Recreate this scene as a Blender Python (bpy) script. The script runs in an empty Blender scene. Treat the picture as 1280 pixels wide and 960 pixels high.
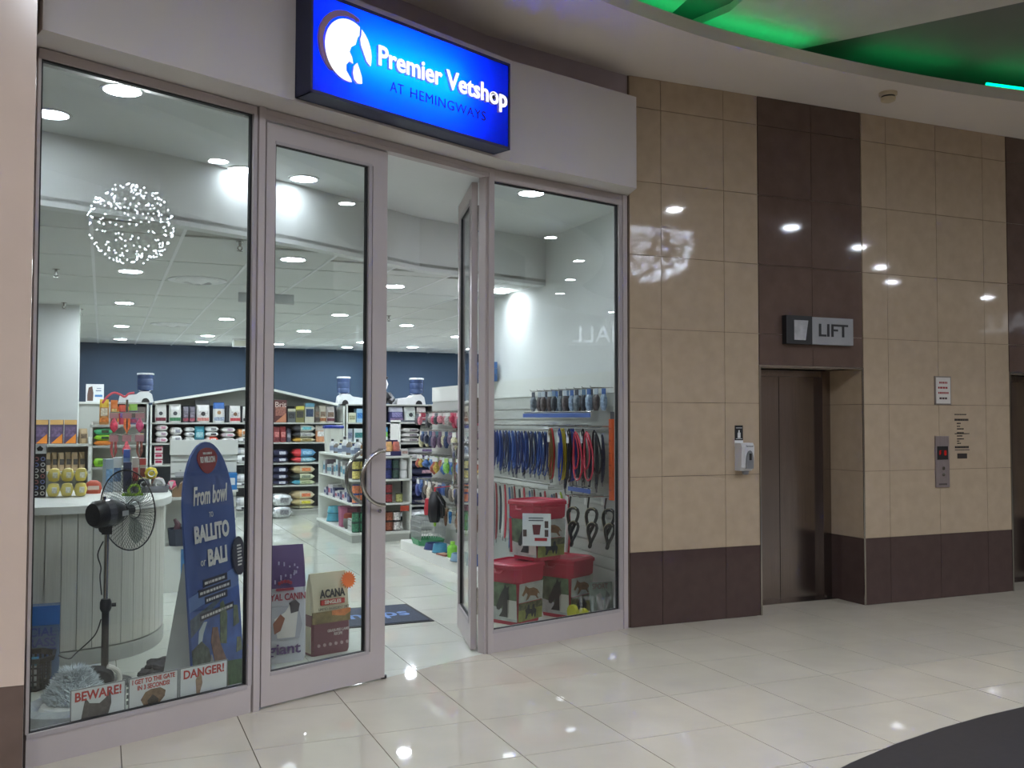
import bpy, math, random
from mathutils import Vector, Matrix
sin, cos, PI = math.sin, math.cos, math.pi
SC = bpy.context.scene
COL = SC.collection
random.seed(4)

# ------------------------------------------------------------------ camera
F_PX, YAW, PITCH, ROLL = 1200.0, 1.16779109, 0.0366519, 0.0013963
CAM = Vector((-1.30978, -5.53389, 1.63803))
FW = Vector((cos(PITCH)*cos(YAW), cos(PITCH)*sin(YAW), sin(PITCH)))
_r = FW.cross(Vector((0, 0, 1))).normalized(); _u = _r.cross(FW)
RT = _r*cos(ROLL)+_u*sin(ROLL); UP = _u*cos(ROLL)-_r*sin(ROLL)
cd = bpy.data.cameras.new('camera'); cam = bpy.data.objects.new('camera', cd); COL.objects.link(cam)
cd.sensor_fit = 'HORIZONTAL'; cd.sensor_width = 36; cd.lens = F_PX/1280*36; cd.clip_start = .05; cd.clip_end = 200
m = Matrix((RT, UP, -FW)).transposed().to_4x4(); m.translation = CAM; cam.matrix_world = m
SC.camera = cam
# ------------------------------------------------------------------ world, exposure
w = bpy.data.worlds.new('world'); SC.world = w; w.use_nodes = True
w.node_tree.nodes['Background'].inputs[0].default_value = (.9, .82, .76, 1)
w.node_tree.nodes['Background'].inputs[1].default_value = .05
SC.view_settings.view_transform = 'Standard'; SC.view_settings.look = 'None'
SC.view_settings.gamma = 1; SC.view_settings.use_curve_mapping = False
SC.view_settings.exposure = 1.5
SHOP_LAMP = 96.0      # radiance of the shop's downlights
SHOWCASE_LAMP = 36.0  # downlights just behind the glass
MALL_LAMP = 190.0      # radiance of the mall's downlights

# ------------------------------------------------------------------ photo pixel -> direction -> point on a known plane
def ray(x, y): return FW+RT*((x-640)/F_PX)-UP*((y-480)/F_PX)
def atz(x, y, z=0.): d = ray(x, y); return CAM+d*((z-CAM.z)/d.z)
def atx(x, y, X): d = ray(x, y); return CAM+d*((X-CAM.x)/d.x)
def aty(x, y, Y): d = ray(x, y); return CAM+d*((Y-CAM.y)/d.y)

# ------------------------------------------------------------------ materials
def lin(c): return tuple((v/12.92 if v <= .04045 else ((v+.055)/1.055)**2.4) for v in (c[0]/255, c[1]/255, c[2]/255))+(1,)
_mats = {}
def mat(name, rgb, rough=.5, metal=0., em=0., vary=.06, scale=6., spec=.5, rvary=0., kind='noise', rgb2=None):
    if name in _mats: return _mats[name]
    M = bpy.data.materials.new(name); M.use_nodes = True; nt = M.node_tree; b = nt.nodes['Principled BSDF']
    c = lin(rgb); b.inputs['Roughness'].default_value = rough; b.inputs['Metallic'].default_value = metal
    b.inputs['Specular IOR Level'].default_value = spec
    tc = nt.nodes.new('ShaderNodeTexCoord'); n = nt.nodes.new('ShaderNodeTexNoise')
    n.inputs['Scale'].default_value = scale; n.inputs['Detail'].default_value = 4
    if kind == 'brushed' or kind == 'grain':
        mp = nt.nodes.new('ShaderNodeMapping'); mp.inputs['Scale'].default_value = (30, 30, .6)
        nt.links.new(tc.outputs['Object'], mp.inputs[0]); nt.links.new(mp.outputs[0], n.inputs[0])
    else: nt.links.new(tc.outputs['Object'], n.inputs[0])
    r = nt.nodes.new('ShaderNodeValToRGB'); r.color_ramp.elements[0].position = .3; r.color_ramp.elements[1].position = .7
    c2 = lin(rgb2) if rgb2 else tuple(min(1, v*(1+vary)+vary*.02) for v in c[:3])+(1,)
    r.color_ramp.elements[0].color = c if rgb2 else tuple(v*(1-vary) for v in c[:3])+(1,)
    r.color_ramp.elements[1].color = c2
    nt.links.new(n.outputs['Fac'], r.inputs[0]); nt.links.new(r.outputs[0], b.inputs['Base Color'])
    if rvary:
        mr = nt.nodes.new('ShaderNodeMapRange'); mr.inputs['To Min'].default_value = rough-rvary; mr.inputs['To Max'].default_value = rough+rvary
        nt.links.new(n.outputs['Fac'], mr.inputs[0]); nt.links.new(mr.outputs[0], b.inputs['Roughness'])
    if em:
        b.inputs['Emission Color'].default_value = c; b.inputs['Emission Strength'].default_value = em
    _mats[name] = M; return M
def glass_mat(name='pane_glass', tint=(.93, .96, .95), f0=.045):
    M = bpy.data.materials.new(name); M.use_nodes = True; nt = M.node_tree; nt.nodes.clear()
    o = nt.nodes.new('ShaderNodeOutputMaterial'); mx = nt.nodes.new('ShaderNodeMixShader')
    t = nt.nodes.new('ShaderNodeBsdfTransparent'); t.inputs[0].default_value = tint+(1,)
    g = nt.nodes.new('ShaderNodeBsdfGlossy'); g.inputs['Roughness'].default_value = 0
    lw = nt.nodes.new('ShaderNodeLayerWeight'); lw.inputs['Blend'].default_value = .5
    p = nt.nodes.new('ShaderNodeMath'); p.operation = 'POWER'; p.inputs[1].default_value = 5
    q = nt.nodes.new('ShaderNodeMath'); q.operation = 'MULTIPLY_ADD'; q.inputs[1].default_value = 1-f0; q.inputs[2].default_value = f0
    nt.links.new(lw.outputs['Facing'], p.inputs[0]); nt.links.new(p.outputs[0], q.inputs[0]); nt.links.new(q.outputs[0], mx.inputs[0])
    nt.links.new(t.outputs[0], mx.inputs[1]); nt.links.new(g.outputs[0], mx.inputs[2]); nt.links.new(mx.outputs[0], o.inputs[0])
    _mats[name] = M; return M
def emit_mat(name, rgb, s):
    if name in _mats: return _mats[name]
    M = bpy.data.materials.new(name); M.use_nodes = True; nt = M.node_tree; nt.nodes.clear()
    o = nt.nodes.new('ShaderNodeOutputMaterial'); e = nt.nodes.new('ShaderNodeEmission')
    e.inputs[0].default_value = lin(rgb); e.inputs[1].default_value = s; nt.links.new(e.outputs[0], o.inputs[0])
    _mats[name] = M; return M
def col(rgb, rough=.45, vary=.1, scale=6., **k):
    return mat('print_%02x%02x%02x_%d_%d_%d' % (*rgb, int(rough*100), int(vary*100), int(scale)), rgb, rough, vary=vary, scale=scale, **k)
def busy(rgb): return col(rgb, .45, .45, 38.) if isinstance(rgb, tuple) else rgb   # small print that reads as mottled colour

# ------------------------------------------------------------------ mesh builder
class MB:
    def __init__(s): s.v = []; s.f = []
    def add(s, vs, fs):
        n = len(s.v); s.v += [tuple(v) for v in vs]; s.f += [tuple(i+n for i in f) for f in fs]; return s
    def box(s, x0, y0, z0, x1, y1, z1):
        return s.add([(x0,y0,z0),(x1,y0,z0),(x1,y1,z0),(x0,y1,z0),(x0,y0,z1),(x1,y0,z1),(x1,y1,z1),(x0,y1,z1)],
                     [(0,3,2,1),(4,5,6,7),(0,1,5,4),(1,2,6,5),(2,3,7,6),(3,0,4,7)])
    def rings(s, rs, cap=True, closed=False):
        n = len(rs[0]); vs = [p for r in rs for p in r]; fs = []
        m_ = len(rs)
        for i in range(m_ if closed else m_-1):
            a = i*n; b = ((i+1) % m_)*n
            for k in range(n): fs.append((a+k, a+(k+1) % n, b+(k+1) % n, b+k))
        if cap and not closed: fs.append(tuple(range(n-1, -1, -1))); fs.append(tuple((m_-1)*n+k for k in range(n)))
        return s.add(vs, fs)
    def tube(s, pts, r, n=6, closed=False):
        P = [Vector(p) for p in pts]; rs = []; L = len(P); prev = None
        for i in range(L):
            a = P[(i-1) % L] if closed or i > 0 else P[i]; b = P[(i+1) % L] if closed or i < L-1 else P[i]
            t = (b-a)
            t = t.normalized() if t.length > 1e-9 else Vector((0, 0, 1))
            if prev is None:
                h = Vector((0, 0, 1)) if abs(t.z) < .9 else Vector((1, 0, 0)); u = t.cross(h).normalized()
            else:
                u = prev-t*prev.dot(t); u = u.normalized() if u.length > 1e-6 else t.orthogonal().normalized()
            prev = u; v = t.cross(u); rr = r[i] if isinstance(r, (list, tuple)) else r
            rs.append([P[i]+u*(rr*cos(2*PI*k/n))+v*(rr*sin(2*PI*k/n)) for k in range(n)])
        return s.rings(rs, True, closed)
    def cyl(s, p0, p1, r0, r1=None, n=12): return s.tube([p0, p1], [r0, r0 if r1 is None else r1], n)
    def lathe(s, prof, n=16, c=(0, 0, 0), sx=1., sy=1.):
        return s.rings([[(c[0]+r*sx*cos(2*PI*k/n), c[1]+r*sy*sin(2*PI*k/n), c[2]+z) for k in range(n)] for r, z in prof])
    def prism(s, poly, a, b, ax='y'):
        # poly in (x,z) extruded along y, in (x,y) along z, or in (y,z) along x
        def p(u, v, t): return (u, t, v) if ax == 'y' else ((u, v, t) if ax == 'z' else (t, u, v))
        n = len(poly)
        return s.add([p(u, v, a) for u, v in poly]+[p(u, v, b) for u, v in poly],
                     [tuple(range(n)), tuple(range(2*n-1, n-1, -1))]+[(k, n+k, n+(k+1) % n, (k+1) % n) for k in range(n)])
    def loft(s, secs): return s.rings(secs)
    def out(s, name, m, parent=None, smooth=False, loc=None, rot=None):
        me = bpy.data.meshes.new(name); me.from_pydata(s.v, [], s.f); me.validate(); me.update()
        import bmesh
        bm = bmesh.new(); bm.from_mesh(me); bmesh.ops.recalc_face_normals(bm, faces=bm.faces[:]); bm.to_mesh(me); bm.free()
        if smooth:
            for p in me.polygons: p.use_smooth = True
            try: me.set_sharp_from_angle(angle=math.radians(40))
            except Exception: pass
        return obj(name, me, m, parent, loc, rot)
def obj(name, me, m, parent=None, loc=None, rot=None):
    if m and not me.materials: me.materials.append(m)
    o = bpy.data.objects.new(name, me); COL.objects.link(o)
    if parent: o.parent = parent
    if loc is not None: o.location = loc
    if rot is not None: o.rotation_euler = rot
    return o
def tag(o, label, cat, group=None):
    o['label'] = label; o['category'] = cat
    if group: o['group'] = group
    return o
def thing(name, label, cat, loc=(0, 0, 0), rz=0., group=None, rot=None):
    o = bpy.data.objects.new(name, None); COL.objects.link(o); o.empty_display_size = .05
    o.location = loc; o.rotation_euler = rot if rot else (0, 0, rz)
    return tag(o, label, cat, group)
def struct(o, label=None):
    o['kind'] = 'structure'
    if label: o['label'] = label
    return o
def sempty(name, loc=(0, 0, 0), rz=0., label=None):
    o = bpy.data.objects.new(name, None); COL.objects.link(o); o.location = loc; o.rotation_euler = (0, 0, rz)
    return struct(o, label)
def lettering(txt, size, m, parent, loc, rot=(PI/2, 0, 0), ext=.002, al='CENTER', name='lettering', bold=0., width=None, shear=0., sp=1.):
    cu = bpy.data.curves.new(name, 'FONT'); cu.body = txt; cu.size = size; cu.extrude = ext; cu.align_x = al; cu.align_y = 'CENTER'
    cu.offset = bold; cu.resolution_u = 3; cu.shear = shear; cu.space_character = sp
    t = bpy.data.objects.new(name, cu); COL.objects.link(t); bpy.context.view_layer.update()
    me = bpy.data.meshes.new_from_object(t.evaluated_get(bpy.context.evaluated_depsgraph_get()))
    bpy.data.objects.remove(t); bpy.data.curves.remove(cu); me.name = name
    if width and len(me.vertices):
        xs = [v.co.x for v in me.vertices]; k = width/(max(xs)-min(xs))
        for v in me.vertices: v.co.x *= k
    me.materials.clear()
    return obj(name, me, m, parent, loc, rot)
def clip(poly, a, b, c):
    # keep a*x+b*y<=c
    o = []
    for i in range(len(poly)):
        p, q = poly[i], poly[(i+1) % len(poly)]; dp = a*p[0]+b*p[1]-c; dq = a*q[0]+b*q[1]-c
        if dp <= 0: o.append(p)
        if dp*dq < 0: t = dp/(dp-dq); o.append((p[0]+(q[0]-p[0])*t, p[1]+(q[1]-p[1])*t))
    return o
def area(p): return abs(sum(p[i][0]*p[(i+1) % len(p)][1]-p[(i+1) % len(p)][0]*p[i][1] for i in range(len(p))))/2

# ------------------------------------------------------------------ shared materials
ALU = mat('grey_powder_coat', (182, 172, 170), .42, 0., vary=.03, scale=3)
ALU_D = mat('grey_powder_coat_bead', (168, 160, 161), .45, 0., vary=.03)
CHROME = mat('satin_chrome', (190, 188, 184), .18, 1., vary=.03)
STEEL = mat('brushed_lift_steel', (158, 150, 148), .2, 1., vary=.08, scale=3, kind='brushed')
GLASS = glass_mat()
BLACKRUB = mat('black_gasket', (18, 18, 20), .6)
WHITEP = mat('white_wall_paint', (222, 224, 222), .7, vary=.015, scale=2)
FASCIA = mat('fascia_paint', (205, 198, 194), .7, vary=.015, scale=2)
CEILP = mat('ceiling_panel_board', (212, 214, 210), .8, vary=.02, scale=30)
WHITEM = mat('white_melamine', (220, 221, 214), .5, vary=.015, scale=3)
GREYM = mat('light_grey_melamine', (180, 181, 174), .6, vary=.02, scale=3)
SLATE = mat('slate_back_panel', (74, 80, 88), .7, vary=.03)
BLACK = mat('black_plastic', (24, 24, 27), .4)
WHITEPL = mat('white_plastic', (226, 226, 226), .35)
TAN = mat('polished_tan_wall_tile', (182, 163, 140), .045, vary=.05, scale=9, spec=.35)
BRN = mat('polished_brown_wall_tile', (80, 64, 61), .05, vary=.06, scale=9, spec=.35)
RUST = mat('polished_umber_wall_tile', (102, 84, 76), .05, vary=.1, scale=7, spec=.35)
GROUT = mat('tile_grout', (120, 104, 90), .8)
GROUT_W = mat('pale_tile_grout', (196, 184, 168), .8)
MALLT = mat('polished_beige_floor_tile', (196, 188, 172), .026, vary=.04, scale=3, spec=.5, rvary=.008)
SHOPT = mat('polished_ivory_floor_tile', (206, 208, 196), .05, vary=.03, scale=3, spec=.3, rvary=.01)
GROUT_F = mat('floor_grout', (92, 84, 74), .8)
GROUT_S = mat('shop_floor_grout', (140, 140, 130), .8)
# ================================================================== PLAN OF THE PLACE
PL, P1, P2, P3 = Vector((-1.6, -.42, 0)), Vector((-.49, .07, 0)), Vector((1.2, .79, 0)), Vector((2.5, 1.13, 0))
ANG_L = math.atan2(P1.y-PL.y, P1.x-PL.x); ANG_D = math.atan2(P2.y-P1.y, P2.x-P1.x); ANG_R = math.atan2(P3.y-P2.y, P3.x-P2.x)
ZH, ZL = 3.385, 2.95      # shop: high ceiling behind the glass, panel ceiling beyond
YB, XR = 12.6, 2.62      # shop: back wall, right wall
YW = 1.1                 # tiled lift wall
ZS = 4.4                 # underside of the mall soffit
T = .6

# ------------------------------------------------------------------ floors
def halfplanes_mall():
    out = []
    for a, b in ((PL, P2), (P2, P3)):
        d = (b-a).normalized(); n = (-d.y, d.x); out.append((n[0], n[1], n[0]*a.x+n[1]*a.y))
    out.append((0, 1, YW)); return out
fm = struct(MB().box(-12, -16, -.08, 30, 16, -.012).out('floor', GROUT_F), 'beige polished tile floor of the mall')
g = .0025
nt_ = 0
rest = MB()
for i in range(-4, 14):
    for j in range(-8, 2):
        q = [(i*T+g, j*T+g), ((i+1)*T-g, j*T+g), ((i+1)*T-g, (j+1)*T-g), (i*T+g, (j+1)*T-g)]
        for a, b, c in halfplanes_mall(): q = clip(q, a, b, c) if q else q
        if len(q) > 2 and area(q) > .002:
            MB().prism(q, -.012, 0, 'z').out('tile', MALLT, fm); nt_ += 1
for x0, x1 in ((3.79, 4.92), (6.74, 7.87)):
    for i in range(6, 14):
        q = [(i*T+g, YW+g), ((i+1)*T-g, YW+g), ((i+1)*T-g, 1.54), (i*T+g, 1.54)]
        q = clip(clip(q, -1, 0, -x0), 1, 0, x1)
        if len(q) > 2 and area(q) > .002: MB().prism(q, -.012, 0, 'z').out('tile', MALLT, fm)
# the same tiles go on behind the camera and further along the mall
for i in range(-14, 44):
    for j in range(-24, 2):
        if -4 <= i < 14 and j >= -8: continue
        q = [(i*T+g, j*T+g), ((i+1)*T-g, j*T+g), ((i+1)*T-g, (j+1)*T-g), (i*T+g, (j+1)*T-g)]
        for a, b, c in halfplanes_mall(): q = clip(q, a, b, c) if q else q
        if len(q) > 2 and area(q) > .002: rest.prism(q, -.012, 0, 'z')
o = rest.out('tile_field', MALLT, fm); o['kind'] = 'stuff'
fs = struct(MB().box(-6, -.2, -.03, 1.2, YB, -.0125).out('floor', GROUT_S), 'pale polished tile floor of the shop')
MB().box(1.2, .85, -.03, 6.2, YB, -.0125).out('grout_bed', GROUT_S, fs)
for i in range(-6, 10):
    for j in range(-1, 21):
        for side in (0, 1):
            q = [(i*T+g, j*T+g), ((i+1)*T-g, j*T+g), ((i+1)*T-g, (j+1)*T-g), (i*T+g, (j+1)*T-g)]
            a, b = ((PL, P2), (P2, P3))[side]
            d = (b-a).normalized(); n = (d.y, -d.x)
            q = clip(q, n[0], n[1], n[0]*a.x+n[1]*a.y-.004)
            q = clip(q, (1, -1)[side], 0, (1.2-.001, -1.2-.001)[side]) if q else q
            q = clip(q, 0, 1, YB) if q else q
            if len(q) > 2 and area(q) > .002 and i*T > -3.1-(.0 if j > 0 else .0):
                MB().prism(q, -.012, 0, 'z').out('tile', SHOPT, fs)
cp = [(4.02+6.3*cos(2*PI*k/96), -7.87+6.3*sin(2*PI*k/96)) for k in range(96)]
struct(MB().prism(cp, 0, .006, 'z').out('floor', mat('charcoal_floor_inlay', (52, 50, 52), .45, vary=.08, scale=20)), 'round charcoal inlay in the mall floor')

# ------------------------------------------------------------------ tiled lift wall
ROWS = [0, .585, 1.18, 1.775, 2.365, 2.955, 3.55, 4.15, 4.4]
def tile_field(parent, cols, rows, y, mats, thick=.012, gap=.002):
    for a, b in zip(cols, cols[1:]):
        for k, (z0, z1) in enumerate(zip(rows, rows[1:])):
            MB().box(a+gap, y-thick, z0+gap, b-gap, y, z1-gap).out('tile', mats(k, z0), parent)
def tan_skirt(k, z0): return BRN if z0 < .3 else TAN
def wall_block(name, x0, x1, cols, label, dp=.6):
    wl = struct(MB().box(x0, YW+.0125, 0, x1, YW+dp, ZS).out(name, GROUT), label)
    tile_field(wl, cols, ROWS, YW+.0125, tan_skirt)
    return wl
w1 = wall_block('wall_front', 2.53, 3.79, [2.535, 2.83, 3.44, 3.785], 'tan tiled wall with dark skirting between shop window and lift', .09)
w2 = wall_block('wall_front', 4.92, 6.74, [4.925, 5.215, 5.82, 6.42, 6.735], 'tan tiled wall with dark skirting between the two lifts')
w3 = wall_block('wall_front', 7.87, 10.6, [7.875, 8.2, 8.8, 9.4, 10.0, 10.6], 'tan tiled wall beyond the second lift')
for wl, x, s in ((w1, 3.79, 1), (w2, 4.92, -1), (w2, 6.74, 1), (w3, 7.87, -1)):     # lift reveals
    for k, (z0, z1) in enumerate(zip(ROWS[:5], ROWS[1:5])):
        z1 = min(z1, 2.09)
        MB().box(x, YW+.004, z0+.002, x+s*.012, YW+.44, z1-.002).out('tile', tan_skirt(k, z0), wl)
    MB().box(x-s*.004, YW-.004, 0, x+s*.0125, YW+.004, 2.1).out('corner_trim', CHROME, wl)
for n_, x0 in enumerate((3.79, 6.74)):
    x1 = x0+1.13; xm = x0+.57
    wb = struct(MB().box(x0, YW+.0125, 2.1, x1, YW+.6, ZS).out('wall_front', GROUT_W), ('umber tiled band above the lift door beside the sanitiser', 'umber tiled band above the second lift door')[n_])
    tile_field(wb, [x0+.002, xm, x1-.002], [2.1]+ROWS[4:], YW+.0125, lambda k, z: RUST)
    MB().box(x0, YW-.006, 2.085, x1, YW+.05, 2.1).out('edge_trim', CHROME, wb)
    d = sempty('door_%d' % (3+n_), (x0, YW+.44, 0), 0, ('steel lift door under the lift sign', 'second steel lift door')[n_])
    MB().box(.0, .0, 0, .55, .05, 2.08).out('door_leaf', STEEL, d)
    MB().box(.556, .0, 0, 1.0, .05, 2.08).out('door_leaf', STEEL, d)
    MB().box(1.0, -.06, 0, 1.03, .05, 2.085).box(1.03, -.03, 0, 1.115, .05, 2.085).out('jamb', STEEL, d)
    MB().box(0, -.05, 2.03, 1.0, .0, 2.085).out('head_rail', STEEL, d)
    MB().box(0, -.1, 0, 1.115, .0, .004).out('sill', CHROME, d)
    MB().box(-.03, .05, 0, 1.16, .12, 2.3).out('shaft_panel', BLACK, d)
    MB().cyl((.13, -.004, 1.88), (.13, .002, 1.88), .016).out('key_switch', BLACK, d)
# pillar at the shop's other side
pa, pb = (-1.575, -1.31), (-1.64, -.4)
pil = struct(MB().prism([(-3.6, -1.295), (pa[0]-.013, -1.295), (pb[0]-.013, pb[1]), (-3.6, -.35)], 0, ZS, 'z').out('wall_left', GROUT), 'beige tiled pillar with brown skirting beside the shop window')
PINK = mat('polished_pink_beige_tile', (204, 183, 168), .2, vary=.03, scale=5)
for z0, z1, mm in ((0, .598, RUST), (.6, ZS, PINK)):
    for xa, xb in ((-3.6, -2.6), (-2.6, pa[0])):
        MB().box(xa+.001, -1.31, z0, xb, -1.296, z1).out('tile', mm, pil)
    MB().prism([(pa[0], pa[1]+.014), (pb[0], pb[1]), (pb[0]-.012, pb[1]), (pa[0]-.012, pa[1]+.014)], z0, z1, 'z').out('tile', mm, pil)

# ------------------------------------------------------------------ fascia, upper wall, soffit
def offs(p, ang, d): return Vector((p.x+sin(ang)*d, p.y-cos(ang)*d, 0))
A0 = PL-Vector((cos(ANG_L), sin(ANG_L), 0))*.1
fa, fb = offs(A0, ANG_L, .25), offs(P2, (ANG_D+ANG_R)/2, .25)
fc = Vector((2.465, .868, 0)); be = Vector((2.53, 1.12, 0))
poly = [(fa.x, fa.y), (fb.x, fb.y), (fc.x, fc.y), (be.x, be.y), (P2.x, P2.y+.1), (A0.x, A0.y+.1)]
struct(MB().prism(poly, 3.425, 4.14, 'z').out('wall_fascia', FASCIA), 'white boxed fascia above the shop windows')
poly = [(A0.x, A0.y+.02), (P2.x, P2.y+.02), (2.53, 1.12), (2.53, 1.4), (P2.x, P2.y+.3), (A0.x, A0.y+.3)]
struct(MB().prism(poly, 4.14, ZS, 'z').out('wall_upper', mat('mauve_grey_paint', (172, 160, 168), .7, vary=.03)), 'grey wall strip above the fascia')
arc = [(-8, -4.4), (-5, -2.7), (-3, -1.75), (-1, -.95), (.3, -.48), (1.2, -.18), (1.75, .0), (2.23, .13), (2.7, .23), (3.24, .3), (3.97, .355), (4.68, .375), (5.36, .36), (6.03, .31), (7, .2), (8, .03), (9.5, -.35), (11, -.85), (13, -1.7)]
def smooth(pts, n=6):
    out = []
    for i in range(len(pts)-1):
        p0 = Vector(pts[max(i-1, 0)]); p1 = Vector(pts[i]); p2 = Vector(pts[i+1]); p3 = Vector(pts[min(i+2, len(pts)-1)])
        for k in range(n):
            t = k/n; out.append(tuple(.5*((2*p1)+(p2-p0)*t+(2*p0-5*p1+4*p2-p3)*t*t+(3*p1-p0-3*p2+p3)*t**3)))
    out.append(tuple(pts[-1])); return out
ARC = smooth(arc)
SOFF = mat('soffit_paint', (234, 224, 214), .75, vary=.015, scale=1.5)
struct(MB().prism(ARC+[(13, 3), (-8, 3)], ZS, ZS+.1, 'z').out('ceiling', SOFF), 'curved white soffit above the shop front')
arc2 = smooth([(-10, -6.6), (-7, -5.6), (-4, -4.25), (-1.6, -3.4), (1, -2.9), (3.4, -2.65), (5.57, -2.6), (7.75, -2.85), (9.8, -3.65), (11.6, -5.0), (13.2, -6.3), (17, -7.2), (30, -8.5)], 4)
struct(MB().prism(arc2+[(x, y-1.45) for x, y in arc2[::-1]], ZS, ZS+.1, 'z').out('ceiling', SOFF), 'soffit on the far side of the mall')
struct(MB().prism([(x, y-1.45) for x, y in arc2]+[(30, 4), (-10, 4)], 4.72, 4.8, 'z').out('ceiling', mat('grey_ceiling_paint', (118, 116, 112), .75, vary=.03, scale=1)), 'grey ceiling of the mall above the soffit')
struct(MB().box(-12, -16, 8, 30, -3, 8.1).out('ceiling', SOFF), 'high white ceiling of the mall atrium')
struct(MB().prism([(x, y-1.45) for x, y in arc2]+[(x, y-1.35) for x, y in arc2[::-1]], ZS+.1, 8, 'z').out('wall_atrium', SOFF), 'white wall above the far soffit edge')
wp = mat('white_ceiling_paint', (214, 206, 198), .75, vary=.02)
struct(MB().prism([(2.76, .9), (2.92, .28), (2.5, -2.6), (6.0, -2.6), (4.6, -.42), (3.72, .9)], 4.66, 4.72, 'z').out('ceiling', wp), 'white angled ceiling panel above the green light')
struct(MB().prism([(-.5, .6), (2.6, .98), (2.2, -2.6), (-2.5, -2.6)], 4.66, 4.72, 'z').out('ceiling', wp), 'second white angled ceiling panel')
GREEN = emit_mat('green_led', (0, 255, 140), 1.8)
for n_, (u0, u1) in enumerate(((.2, 1.6), (1.8, 3.9), (4.35, 5.5), (5.62, 7.4))):
    pts = [(x, y+.16, ZS+.14) for x, y in ARC if u0 <= x <= u1]
    if n_ == 3: pts = [(x, y-.1, z) for x, y, z in pts]
    t_ = thing('led_strip', 'green LED strip on the curved soffit ' + ('near the blue shop sign', 'under the white ceiling panel', 'behind the smoke detector', 'showing a bright end past the smoke detector')[n_], 'light strip')
    MB().tube(pts, .013, 6).out('diffuser', GREEN, t_)
    MB().tube([(x, y, z-.018) for x, y, z in pts], .012, 4).out('channel', ALU, t_)
# walls that close the mall off behind the camera
far = mat('far_mall_wall', (150, 132, 116), .6, vary=.15, scale=.5)
struct(MB().box(-12, -16.2, 0, 30, -16, 8).out('wall_back', far), 'far wall of the mall')
struct(MB().box(-12.2, -16, 0, -12, 4, 8).out('wall_left', far), 'left end wall of the mall')
struct(MB().box(30, -16, 0, 30.2, 4, 8).out('wall_right', far), 'right end wall of the mall')
struct(MB().box(-12, -.4, 0, -3.6, -.2, 4.95).out('wall_left', far), 'mall wall left of the pillar')
struct(MB().box(10.6, 1.1, 0, 30, 1.3, 4.95).out('wall_right', far), 'mall wall right of the lifts')

# ------------------------------------------------------------------ shop shell
BLUE = mat('slate_blue_wall_paint', (58, 78, 100), .75, vary=.03, scale=1.5)
struct(MB().box(-6, YB, 0, 6.2, YB+.1, ZL+.3).out('wall_back', BLUE), 'slate blue back wall of the shop')
struct(MB().box(-6.1, -.2, 0, -6, YB, ZH+.1).out('wall_left', WHITEP), 'left wall of the shop')
struct(MB().box(XR, YW+.62, 0, XR+.08, 4.35, ZH+.1).box(XR, YW+.095, 0, XR+.08, YW+.62, ZH+.1).out('wall_right', WHITEP), 'white wall behind the lead rack')
struct(MB().box(6.2, 4, 0, 6.3, YB, ZH+.1).out('wall_right', WHITEP), 'far right wall of the shop')
struct(MB().box(XR+.08, 4.27, 0, 6.3, 4.35, ZH+.1).out('wall_right', WHITEP), 'wall closing the shop behind the lifts')
bulk = [(-6, -.2+.0), (-2.2, .72), (-.98, 1.13), (.0, 1.62), (1.2, 2.4), (XR, 2.86)]
struct(MB().prism([(-6, -.6), (-1.66, -.32), (P2.x, P2.y+.12), (2.56, 1.25), (XR+.08, 1.72), (XR+.08, 3.0), (1.2, 2.55), (0, 1.75), (-2.2, .85), (-6, .0)], ZH, ZH+.1, 'z').out('ceiling', WHITEP), 'white ceiling behind the shop windows')
struct(MB().prism(bulk+[(XR, 3.0), (1.2, 2.52), (0, 1.74), (-.98, 1.25), (-2.2, .84), (-6, -.08)], ZL-.02, ZH, 'z').out('wall_bulkhead', WHITEP), 'white ceiling drop between the two shop ceilings')
cs = struct(MB().prism(bulk+[(XR, 4.27), (6.2, 4.27), (6.2, YB), (-6, YB)], ZL+.012, ZL+.04, 'z').out('ceiling', GREYM), 'suspended panel ceiling of the shop')
def bulk_y(x):
    for a, b in zip(bulk, bulk[1:]):
        if a[0] <= x <= b[0]: return a[1]+(b[1]-a[1])*(x-a[0])/(b[0]-a[0])
    return 4.3
for i in range(-4, 13):
    xa, xb = -.8+.6*i, -.2+.6*i
    for j in range(0, 11):
        ya, yb = .5+1.2*j, 1.7+1.2*j
        lo = max(bulk_y(xa), bulk_y(xb), bulk_y((xa+xb)/2))+.1
        if xb > XR: lo = max(lo, 4.36)
        ya2 = max(ya, lo); yb2 = min(yb, YB)
        if xb > 6.2 or yb2-ya2 < .1 or xa < -3.3: continue
        MB().box(xa+.012, ya2+.012, ZL-.001, xb-.012, yb2-.012, ZL+.012).out('ceiling_panel', CEILP, cs)
    lo = max(bulk_y(xa)+.12, 4.36 if xa > XR else 0)
    if -3.3 < xa < 6.2: MB().box(xa-.012, lo, ZL-.004, xa+.012, YB, ZL+.012).out('grid_rail', WHITEPL, cs)
# white column at the left
c0, c1 = atz(44, 383, ZL), atz(100, 384, ZL)
struct(MB().box(c0.x-1.2, 6.6, 0, c1.x, 7.2, ZL).out('wall_column', WHITEP), 'square white column behind the counter')
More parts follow.
